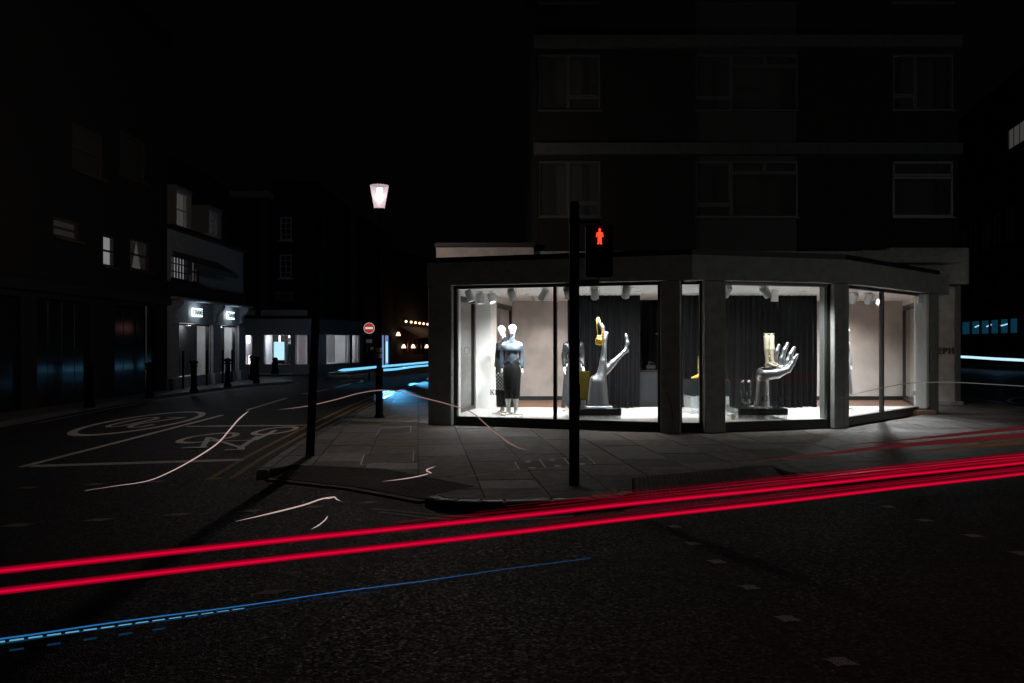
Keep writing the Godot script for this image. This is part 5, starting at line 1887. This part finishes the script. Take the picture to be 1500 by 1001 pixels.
	obj("base_plate", s, M.silver, t)
	p = W(878, 506, 16.2)
	t = thing("gold_handbag", "small metallic gold handbag hanging from the silver toes by its strap", "handbag", p)
	s = sb()
	blob(s, [[Vector3(-0.03, 0.05, 0), Vector3(0.03, 0.05, 0), 0.05, 0.05], [Vector3(-0.025, 0.1, 0), Vector3(0.025, 0.1, 0), 0.05, 0.05], [Vector3(-0.02, 0.16, 0), Vector3(0.02, 0.16, 0), 0.035, 0.035]], 0.01, 0.008)
	obj("bag_body", s, M.gold, t)
	s = sb()
	var up := W(876, 468.5, 16.22) - p
	tube(s, smooth_path([Vector3(-0.03, 0.18, 0), W(874.5, 478, 16.2) - p, up + Vector3(-0.02, 0.02, 0), up + Vector3(0.03, 0.02, 0), W(882.5, 482, 16.22) - p, Vector3(0.04, 0.18, 0)], 6), 0.009, 6)
	obj("strap", s, M.gold, t)
	for k in 3:
		s = sb()
		tube(s, [Vector3(-0.05 + 0.045 * k, 0.07, 0.05), Vector3(-0.045 + 0.045 * k, 0.13, 0.055)], 0.006, 6)
		obj("stud", s, M.gold, t)
	# olive case on short legs
	t = thing("olive_case", "dark olive upright case behind the signal pole, beside the silver legs", "case", W(855, 586, 16.9))
	s = sb()
	box(s, Vector3(0, 0.29, 0), Vector3(0.24, 0.56, 0.2), Transform3D(), 0.02)
	obj("shell", s, M.olive, t)
	for sx in [-0.08, 0.08]:
		s = sb()
		lathe(s, [[0.0, -0.085], [0.022, -0.085], [0.022, 0.02], [0.0, 0.02]], 10, Transform3D(Basis(), Vector3(sx, 0, 0)))
		obj("foot", s, M.street_black, t)
	# counter and black bag
	t = thing("dark_counter", "dark counter standing behind the curtain's end by the concrete pillar", "counter", V(3.25, FLOOR - 0.06, 19.6))
	s = sb()
	box(s, Vector3(0, 0.41, 0), Vector3(0.86, 0.82, 0.5), Transform3D(), 0.01)
	obj("carcass", s, M.counter, t)
	s = sb()
	box(s, Vector3(0, 0.835, 0), Vector3(0.9, 0.03, 0.54), Transform3D(), 0.006)
	obj("counter_top", s, M.black_gloss, t)
	t = thing("black_handbag", "small black handbag lying on the dark counter", "handbag", V(3.19, 1.05, 19.55))
	s = sb()
	box(s, Vector3(0, 0.055, 0), Vector3(0.24, 0.11, 0.1), Transform3D(), 0.03)
	obj("bag_body", s, M.black_leather, t)
	s = sb()
	tube(s, smooth_path([Vector3(-0.08, 0.1, 0), Vector3(-0.04, 0.17, 0), Vector3(0.04, 0.17, 0), Vector3(0.08, 0.1, 0)], 5), 0.008, 6)
	obj("handle", s, M.black_leather, t)
	t = thing("clothes_rail", "thin upright metal rail beside the concrete pillar above the counter", "rail", V(3.45, 1.05, 19.75))
	s = sb()
	tube(s, [Vector3(0, 0, 0), Vector3(0, 0.8, 0), Vector3(-0.12, 0.83, 0)], 0.014, 8)
	obj("upright", s, M.chrome, t)
	# narrow window
	plinth("tall dark plinth under the gold boot", 3.53, 4.32, 16.9, 0.7, FLOOR, 0.945, 0.62)
	boot("gold lace up boot on the tall plinth in the narrow window", V(3.775, 0.945, 17.05), PI, 0.45, M.gold_leather, "", true)
	# giant hand
	plinth("low dark plinth under the giant silver hand", 4.17, 5.09, 15.72, 1.1, FLOOR, 0.46, 0.34)
	b0 = V(4.75, 0.46, 16.2)
	t = thing("hand_sculpture", "giant polished silver hand rising from its wrist with fingers raised", "sculpture", b0)
	s = sb()
	blob(s, bones_at([[1115.5, 600, 0.15, 1117, 572, 0.12], [1117, 572, 0.115, 1117, 553, 0.125], [1115, 549, 0.1, 1119, 546, 0.1, -0.08, 0.1], [1118, 549, 0.105, 1136, 547, 0.09, -0.1, -0.12], [1118, 549, 0.11, 1136, 547, 0.095, 0.0, 0.0], [1118, 549, 0.1, 1134, 545, 0.085, 0.1, 0.14],
		[1136, 547, 0.09, 1151, 541.5, 0.058, -0.12, -0.15], [1136, 547, 0.09, 1149, 541.5, 0.058, -0.03, -0.05], [1136, 544, 0.075, 1145, 540, 0.055, 0.06, 0.05], [1134, 543, 0.07, 1140, 540, 0.055, 0.12, 0.15],
		[1151, 541, 0.055, 1157, 533, 0.047, -0.15, -0.15], [1157, 533, 0.047, 1160, 526, 0.042, -0.15], [1160, 526, 0.042, 1164.5, 520, 0.03, -0.15, -0.14],
		[1149, 541, 0.055, 1153, 529, 0.05, -0.05, -0.05], [1153, 529, 0.048, 1157, 519, 0.044, -0.05], [1157, 519, 0.043, 1162.5, 510, 0.032, -0.05, -0.04],
		[1145, 540, 0.055, 1147, 526, 0.05, 0.05, 0.06], [1147, 526, 0.05, 1151, 513, 0.044, 0.06], [1151, 513, 0.044, 1155.5, 503.5, 0.034, 0.06, 0.06],
		[1140, 540, 0.055, 1140, 527, 0.048, 0.15, 0.17], [1140, 527, 0.048, 1142, 515, 0.042, 0.17], [1142, 515, 0.042, 1145, 506.5, 0.033, 0.17, 0.17],
		[1126, 546, 0.06, 1133, 537, 0.05, 0.2, 0.28], [1133, 537, 0.048, 1134.5, 525, 0.034, 0.28, 0.3]], 16.2, b0), 0.013, 0.011)
	obj("hand", s, M.silver, t)
	s = sb()
	box(s, Vector3(-0.03, 0.004, 0), Vector3(0.36, 0.014, 0.36), Transform3D(), 0.004)
	obj("base_plate", s, M.silver, t)
	var sl := W(1130, 540.5, 16.2)
	t = thing("black_slab", "small black slab lying on the palm of the silver hand", "slab", sl)
	s = sb()
	box(s, Vector3(0, 0.0, 0), Vector3(0.39, 0.045, 0.3), Transform3D(), 0.008)
	obj("top", s, M.black_gloss, t)
	boot("cream knee high boot on the silver palm, the one nearer the wrist", W(1121.5, 538.7, 16.2) + Vector3(0, 0, 0.06), -0.12, 0.65, M.cream_leather, "cream boots on the silver hand")
	boot("cream knee high boot on the silver palm, the one nearer the fingers", W(1131.5, 538.7, 16.2) + Vector3(0, 0, -0.05), 0.1, 0.65, M.cream_leather, "cream boots on the silver hand")
	boot("black knee high boot on the hand's plinth, farther from the silver wrist", V(4.52, 0.46, 16.65) + Vector3(-0.02, 0, 0), -PI / 2 + 0.15, 0.5, M.black_leather, "black boots by the silver hand")
	boot("black knee high boot on the hand's plinth, nearer the silver wrist", V(4.62, 0.46, 16.65) + Vector3(0.0, 0, 0), -PI / 2 - 0.15, 0.5, M.black_leather, "black boots by the silver hand")
	t = thing("paper_cup", "small pale cup on the floor beside the hand's plinth", "cup", V(4.08, FLOOR, 15.75))
	s = sb()
	lathe(s, [[0.0, 0.0], [0.035, 0.0], [0.045, 0.1], [0.04, 0.1], [0.032, 0.01]], 14)
	obj("cup_body", s, M.sign_white, t)

# ------------------------------------------------------------------ street furniture
func lamp_post(label: String, x: float, d: float, y: float) -> Node3D:
	var t := thing("street_lamp", label, "street lamp", V(x, y, d), 0, "")
	var s := sb()
	lathe(s, [[0.0, 0.0], [0.11, 0.0], [0.11, 0.03], [0.078, 0.06], [0.074, 0.95], [0.085, 0.97], [0.085, 1.02], [0.06, 1.06], [0.058, 2.4], [0.05, 2.44], [0.04, 2.5], [0.036, 4.25], [0.05, 4.27], [0.05, 4.31], [0.03, 4.33], [0.0, 4.33]], 18)
	obj("post", s, M.street_black, t)
	s = sb()
	for y2 in [1.3, 1.42]: lathe(s, [[0.062, y2 - 0.05], [0.063, y2 - 0.05], [0.063, y2 + 0.05], [0.06, y2 + 0.05]], 12)
	obj("band", s, M.grey_paint, t)
	s = sb()
	box(s, Vector3(0.02, 1.72, 0.06), Vector3(0.09, 0.13, 0.02), Transform3D(), 0.005)
	obj("number_plate", s, M.timber, t)
	# tapered lantern
	s = sb()
	lathe(s, [[0.0, 4.33], [0.12, 4.33], [0.12, 4.38], [0.105, 4.40], [0.0, 4.40]], 20)
	obj("lantern_base", s, M.street_black, t)
	s = sb()
	lathe(s, [[0.11, 4.402], [0.195, 4.88]], 24)
	obj("lantern_glass", s, M.lantern_glass, t)
	s = sb()
	lathe(s, [[0.2, 4.88], [0.21, 4.9], [0.19, 4.95], [0.1, 5.02], [0.03, 5.05], [0.03, 5.1], [0.0, 5.11]], 20)
	obj("lantern_cap", s, M.street_black, t)
	s = sb()
	lathe(s, [[0.0, -0.12], [0.05, -0.1], [0.06, 0.0], [0.05, 0.1], [0.0, 0.12]], 12, Transform3D(Basis(), Vector3(0, 4.72, 0)))
	obj("bulb", s, M.lantern_bulb, t)
	return t

func street_furniture() -> void:
	lamp_post("tall black lamp post with a glowing tapered lantern at the kerb", -2.79, 17.94, PAVE)
	omni("lantern_bulb_light", V(-2.79, PAVE + 4.72, 17.94), Color(1, 0.91, 0.87), 3.9, 0.06)
	# the lamp across the main street, behind the camera
	lamp_post("black lamp post with a glowing lantern on the near side of the main street", 18.0, 2.0, 0.0)
	omni("lantern_bulb_light", V(18.0, 4.72, 2.0), Color(0.98, 1.0, 0.97), 11.5, 0.06)
	# pedestrian signal
	var p := V(0.69, PAVE, 9.46)
	var t := thing("pedestrian_signal", "black crossing signal post with a lit red standing man", "traffic signal", p)
	var s := sb()
	lathe(s, [[0.0, 0.0], [0.06, 0.0], [0.057, 0.02], [0.057, 3.12], [0.05, 3.15], [0.0, 3.16]], 20)
	obj("pole", s, M.street_black, t)
	s = sb()
	lathe(s, [[0.0575, 1.55], [0.064, 1.55], [0.064, 1.62], [0.0575, 1.62]], 16)
	lathe(s, [[0.0575, 2.9], [0.064, 2.9], [0.064, 2.97], [0.0575, 2.97]], 16)
	obj("clamp", s, M.street_black, t)
	var hx := (878 - 750) * 9.36 / F - p.x
	var hy := EYE + (500.5 - 367.5) * 9.36 / F - PAVE
	for y in [hy + 0.33, hy - 0.33]:
		s = sb()
		tube(s, [Vector3(0, y, 0), Vector3(0.12, y, 0.02), Vector3(hx, y, 0.06), Vector3(hx, y - signf(y - hy) * 0.05, 0.06)], 0.016, 8)
		obj("bracket", s, M.street_black, t)
	s = sb()
	box(s, Vector3(hx, hy, 0.06), Vector3(0.30, 0.58, 0.13), Transform3D(), 0.025)
	obj("signal_head", s, M.street_black, t)
	for k in 2:
		var cy := hy + (0.135 if k == 0 else -0.135)
		var xf := Transform3D(Basis(Vector3.RIGHT, PI / 2), Vector3(hx, cy, 0.128))
		s = sb()
		lathe(s, [[0.0, 0.0], [0.1, 0.0], [0.1, 0.004], [0.0, 0.006]], 24, xf)
		obj("lens", s, M.red_lens if k == 0 else M.black_gloss, t)
		s = sb()   # visor: the upper part of a short tube
		for i in 18:
			var a0 := -0.35 + (PI + 0.7) * i / 18.0
			var a1 := -0.35 + (PI + 0.7) * (i + 1) / 18.0
			for r in [0.112, 0.118]:
				var q := []
				for e in [[a0, 0.0], [a0, 1.0], [a1, 1.0], [a1, 0.0]]:
					var lenv: float = 0.13 * (0.45 + 0.55 * maxf(0.0, sin(e[0])))
					q.append(Vector3(hx + cos(e[0]) * r, cy + sin(e[0]) * r, 0.126 + e[1] * lenv))
				quad(s, q[0], q[1], q[2], q[3])
		obj("visor", s, M.street_black, t)
	s = sb()
	var man := [[Vector3(0, 0.066, 0), Vector3(0, 0.072, 0), 0.0125, 0.0125], [Vector3(0, 0.045, 0), Vector3(0, 0.052, 0), 0.006, 0.006], [Vector3(-0.016, 0.038, 0), Vector3(0.016, 0.038, 0), 0.009, 0.009], [Vector3(-0.007, 0.03, 0), Vector3(-0.007, 0.0, 0), 0.012, 0.011], [Vector3(0.007, 0.03, 0), Vector3(0.007, 0.0, 0), 0.012, 0.011],
		[Vector3(-0.026, 0.036, 0), Vector3(-0.032, 0.0, 0), 0.007, 0.006], [Vector3(0.026, 0.036, 0), Vector3(0.032, 0.0, 0), 0.007, 0.006], [Vector3(-0.009, 0.0, 0), Vector3(-0.012, -0.068, 0), 0.0105, 0.008], [Vector3(0.009, 0.0, 0), Vector3(0.012, -0.068, 0), 0.0105, 0.008], [Vector3(-0.012, -0.07, 0), Vector3(-0.02, -0.072, 0), 0.006, 0.005], [Vector3(0.012, -0.07, 0), Vector3(0.02, -0.072, 0), 0.006, 0.005]]
	blob(s, man, 0.004, 0.0025, Transform3D(Basis.from_scale(Vector3(1.08, 1.08, 0.4)), Vector3(hx, hy + 0.15, 0.14)))
	obj("red_man", s, M.red_man, t)
	omni("red_man_light", p + Vector3(hx, hy + 0.15, 0.17), Color(1, 0.06, 0.03), 0.003, 0.03)
	s = sb()
	box(s, Vector3(0.0, 1.0, 0.09), Vector3(0.11, 0.28, 0.09), Transform3D(), 0.012)
	obj("push_button_box", s, M.street_black, t)
	# leaning pole
	p = V(-2.83, PAVE, 11.95)
	t = thing("leaning_pole", "slim black signal pole leaning slightly at the side road kerb", "pole", p)
	t.rotation.z = -0.042
	s = sb()
	lathe(s, [[0.0, 0.0], [0.066, 0.0], [0.06, 0.02], [0.057, 3.5], [0.05, 3.54], [0.0, 3.55]], 18)
	obj("pole", s, M.street_black, t)
	# no entry sign; its emission stands in for headlights shining back off the face
	p = V(-6.19, PAVE, 37.0)
	t = thing("no_entry_sign", "round red no entry sign with a white bar on a slim post", "road sign", Vector3(p.x, 0.0, p.z))
	s = sb()
	tube(s, [Vector3(0, 0, 0), Vector3(0, 2.6, 0)], 0.035, 10)
	obj("post", s, M.street_black, t)
	var fx := Transform3D(Basis(Vector3.RIGHT, PI / 2), Vector3(0, 2.28, 0.04))
	s = sb()
	lathe(s, [[0.0, 0.0], [0.235, 0.0], [0.235, 0.012], [0.222, 0.012]], 32, fx)
	lathe(s, [[0.222, 0.012], [0.235, 0.013]], 32, fx)
	obj("rim", s, M.sign_white_shine, t)
	s = sb()
	lathe(s, [[0.222, 0.014], [0.0, 0.014]], 32, fx)
	obj("red_disc", s, M.sign_red_shine, t)
	s = sb()
	box(s, Vector3(0, 2.28, 0.058), Vector3(0.33, 0.085, 0.004))
	obj("white_bar", s, M.sign_white_shine, t)
	s = sb()
	box(s, Vector3(0.0, 1.72, 0.045), Vector3(0.26, 0.16, 0.012), Transform3D(), 0.003)
	obj("time_plate", s, M.sign_white, t)
	s = sb()
	box(s, Vector3(0.12, 1.4, 0.045), Vector3(0.14, 0.14, 0.012), Transform3D(), 0.003)
	obj("small_plate", s, M.gold_leather, t)
	# round topped bollard across the side road
	t = thing("round_topped_bollard", "stout round topped bollard before the glowing screen window", "bollard", V(-11.75, PAVE, 42.3))
	s = sb()
	lathe(s, [[0.0, 0.0], [0.2, 0.0], [0.2, 0.12], [0.15, 0.2], [0.13, 0.45], [0.17, 0.5], [0.16, 0.56], [0.08, 0.6]], 16)
	obj("shaft", s, M.street_black, t)
	s = sb()
	lathe(s, [[0.07, 0.6], [0.13, 0.66], [0.14, 0.72], [0.1, 0.8], [0.0, 0.82]], 16)
	obj("ball_top", s, M.street_black, t)

# ------------------------------------------------------------------ streaks of light, built as thin glowing rods where they hang over the road
func streak(label: String, pts: Array, r, m: Material, group := "", sides := 8) -> MeshInstance3D:
	var s := sb()
	tube(s, pts, r, sides)
	var o := obj("light_streak", s, m)
	tag(o, label, "light streak", group)
	return o

func taper(n: int, r: float, a := 0.15, b := 0.15) -> Array:
	var out := []
	for i in n:
		var t := float(i) / (n - 1)
		out.append(r * clampf(minf(t / maxf(a, 0.001), (1.0 - t) / maxf(b, 0.001)), 0.12, 1.0))
	return out

func streaks() -> void:
	var u := Vector2(0.889, 0.457)
	var n := Vector2(-0.457, 0.889)
	var run := func(D: float, h: float, a: float, b: float, steps := 40) -> Array:
		var out := []
		for i in steps + 1:
			var q := n * D + u * lerpf(a, b, float(i) / steps)
			out.append(V(q.x, h + 0.002 * sin(i * 1.7), q.y))
		return out
	var D := 4.3
	var G1 := "red streaks along the main street"
	# each tail lamp is a bundle of fine filaments
	var bundle := func(label: String, rods: Array) -> void:
		var head: MeshInstance3D = null
		for q in rods:
			var pts: Array = run.call(D + q[4], q[0], q[3], 16.0)
			if head == null:
				head = streak(label, pts, q[1], q[2], G1)
			else:
				var s := sb()
				tube(s, pts, taper(pts.size(), q[1], 0.45 if q[3] > 0.0 else 0.0, 0.0), 6)
				obj("filament", s, q[2], head)
	bundle.call("bright red upper streak of light running the whole main street, thickening towards the shop's end", [[0.708, 0.0052, M.trail_red, -9.0, 0.0], [0.7155, 0.0055, M.trail_red_mid, -9.0, 0.004], [0.7, 0.0055, M.trail_red_mid, -9.0, 0.004], [0.721, 0.004, M.trail_red_dark, -9.0, 0.012], [0.694, 0.004, M.trail_red_dark, -9.0, 0.012], [0.738, 0.006, M.trail_red_mid, 1.5, 0.02], [0.752, 0.004, M.trail_red, 2.4, 0.03], [0.768, 0.006, M.trail_red_mid, 2.6, 0.04], [0.728, 0.006, M.trail_red_mid, 1.8, 0.03], [0.745, 0.0115, M.trail_red_dark, 2.0, 0.04], [0.76, 0.0115, M.trail_red_dark, 2.2, 0.05], [0.778, 0.009, M.trail_red_dark, 2.8, 0.05]])
	bundle.call("bright red lower streak of light running the whole main street", [[0.618, 0.0052, M.trail_red, -9.0, 0.0], [0.6255, 0.0055, M.trail_red_mid, -9.0, 0.004], [0.61, 0.0055, M.trail_red_mid, -9.0, 0.004], [0.631, 0.004, M.trail_red_dark, -9.0, 0.012], [0.604, 0.004, M.trail_red_dark, -9.0, 0.012], [0.648, 0.006, M.trail_red_mid, 2.4, 0.02], [0.66, 0.004, M.trail_red_mid, 3.0, 0.03], [0.638, 0.0115, M.trail_red_dark, 2.0, 0.03], [0.655, 0.01, M.trail_red_dark, 2.4, 0.04], [0.668, 0.005, M.trail_red_dark, 3.0, 0.04]])
	var fp := func(list: Array, d0: float, d1: float) -> Array:
		var v := []
		for i in list.size(): v.append(W(list[i][0], list[i][1], lerpf(d0, d1, float(i) / (list.size() - 1))))
		return smooth_path(v, 10)
	var G2 := "faint red streaks before the end of the shop"
	var f1: Array = fp.call([[1100, 676], [1200, 666], [1330, 652], [1440, 643], [1600, 629]], 7.4, 8.8)
	streak("faint red streak over the kerb, the lower and longer of the faint ones", f1, taper(f1.size(), 0.026, 0.7, 0.0), M.trail_red_faint, G2)
	var f2: Array = fp.call([[1230, 653], [1340, 643], [1440, 633], [1600, 617]], 7.8, 9.2)
	streak("faint red streak over the pavement, the upper of the faint ones", f2, taper(f2.size(), 0.018, 0.7, 0.0), M.trail_red_faint, G2)
	var f3: Array = fp.call([[1310, 664], [1420, 655], [1600, 640]], 8.0, 9.0)
	streak("faint brownish streak below the faint red ones", f3, taper(f3.size(), 0.02, 0.7, 0.0), M.trail_amber_faint, G2)
	# blue at the bottom
	var G3 := "blue streaks low over the near lane"
	var bl := streak("thin deep blue streak crossing the near lane, dashed with cyan towards one end", run.call(3.3, 0.713, -6.0, 2.1), taper(41, 0.0042, 0.0, 0.4), M.trail_deep_blue, G3)
	for i in 16:
		var a := -0.3 + i * 0.055
		var q := n * 3.29 + u * a
		var q2 := n * 3.29 + u * (a + 0.042)
		var s := sb()
		tube(s, [V(q.x, 0.7045, q.y), V(q2.x, 0.7045, q2.y)], 0.0028 * (1.0 - i / 24.0), 6)
		obj("dash", s, M.trail_cyan, bl)
		if i % 2 == 0 and i < 12:
			s = sb()
			tube(s, [V(q.x, 0.672, q.y), V(q2.x, 0.672, q2.y)], 0.003, 6)
			obj("dash", s, M.trail_navy, bl)
	var s4 := sb()
	tube(s4, run.call(3.31, 0.694, -6.0, 1.1), taper(41, 0.007, 0.0, 0.4), 8)
	obj("filament", s4, M.trail_navy, bl)
	# headlamps coming round the bend
	var G4 := "bright blue streaks round the bend of the side road"
	var b1: Array = fp.call([[495, 543], [530, 540], [560, 537], [595, 534], [632, 530.5], [700, 525]], 30.9, 50.0)
	streak("upper bright blue streak round the bend of the side road", b1, taper(b1.size(), 0.05, 0.05, 0.0), M.trail_blue, G4)
	var b2: Array = fp.call([[550, 543], [580, 541], [605, 537.5], [632, 535], [700, 529]], 30.9, 48.0)
	streak("lower bright blue streak behind the lamp post", b2, taper(b2.size(), 0.045, 0.1, 0.0), M.trail_blue, G4)
	for i in 3:
		var q: Vector3 = b2[int(b2.size() * (0.12 + i * 0.26))]
		spot("headlamp_light", q + Vector3(0, 0.06, 0.1), Vector3(lerpf(-3.9, -3.3, i / 2.0), 0.0, q.z + [4.6, 4.0, 4.0][i]), Color(0.36, 0.74, 1.0), [170.0, 190.0, 190.0][i], 6.6, 0.7, 0.06)
	var b3: Array = fp.call([[1380, 521.5], [1420, 523.5], [1460, 526], [1500, 528], [1600, 534]], 56.0, 42.0)
	streak("ice white streak on the far road beyond the right wall end", b3, 0.075, M.trail_ice)
	omni("headlamp_light", (b3[b3.size() / 2] as Vector3) + Vector3(0, 0.1, 0.3), Color(0.4, 0.75, 1.0), 0.9, 0.08)
	# hand held lights drawing pale squiggles
	var G5 := "thin pale squiggles of light over the street"
	var w1: Array = fp.call([[124, 719], [170, 712], [215, 705], [248, 692], [285, 672], [318, 650], [336, 630], [350, 614], [365, 601.5]], 8.6, 11.0)
	streak("long pale squiggle rising across the painted cycle box", w1, taper(w1.size(), 0.0075, 0.5, 0.1), M.trail_white, G5)
	var w2: Array = fp.call([[345, 764], [372, 758], [410, 749], [445, 740], [470, 731.5], [488, 728.5]], 7.3, 7.6)
	streak("pale bright squiggle with a hooked end in the near road", w2, taper(w2.size(), 0.0062, 0.4, 0.05), M.trail_white, G5)
	var w2b: Array = fp.call([[478, 731], [489, 728.5], [493, 731.5], [499, 734.5]], 7.6, 7.6)
	streak("small hook at the end of the bright squiggle in the near road", w2b, taper(w2b.size(), 0.0062, 0.1, 0.4), M.trail_white, G5)
	var w3: Array = fp.call([[455, 776], [466, 770], [475, 763], [480, 756.5]], 7.2, 7.3)
	streak("short pale squiggle just above the red streaks", w3, taper(w3.size(), 0.005, 0.3, 0.1), M.trail_white, G5)
	var w4: Array = fp.call([[560, 705.5], [590, 702], [615, 697.5], [628, 694]], 8.2, 8.4)
	streak("pale squiggle over the tactile corner", w4, taper(w4.size(), 0.0045, 0.4, 0.1), M.trail_white, G5)
	var w4b: Array = fp.call([[633, 693.5], [625, 690], [627, 687.5], [639, 683]], 8.4, 8.5)
	streak("small bent tail at the end of the squiggle over the tactile corner", w4b, taper(w4b.size(), 0.006, 0.15, 0.4), M.trail_white, G5)
	var w5: Array = fp.call([[409, 600.5], [450, 595], [490, 586], [525, 576.5], [556, 572], [585, 574], [620, 583], [655, 592], [690, 604], [712, 622], [735, 641], [755, 654], [777, 661]], 12.5, 11.0)
	streak("long thin pinkish squiggle swinging over the lamp post base and the shop's end pillar", w5, taper(w5.size(), 0.006, 0.1, 0.1), M.trail_pink, G5)
	var w6: Array = fp.call([[1215, 588], [1255, 577], [1300, 567], [1340, 561], [1400, 560.5], [1450, 563], [1600, 572]], 13.0, 13.6)
	streak("faint thin squiggle across the shop's end window", w6, taper(w6.size(), 0.006, 0.3, 0.0), M.trail_dim, G5)
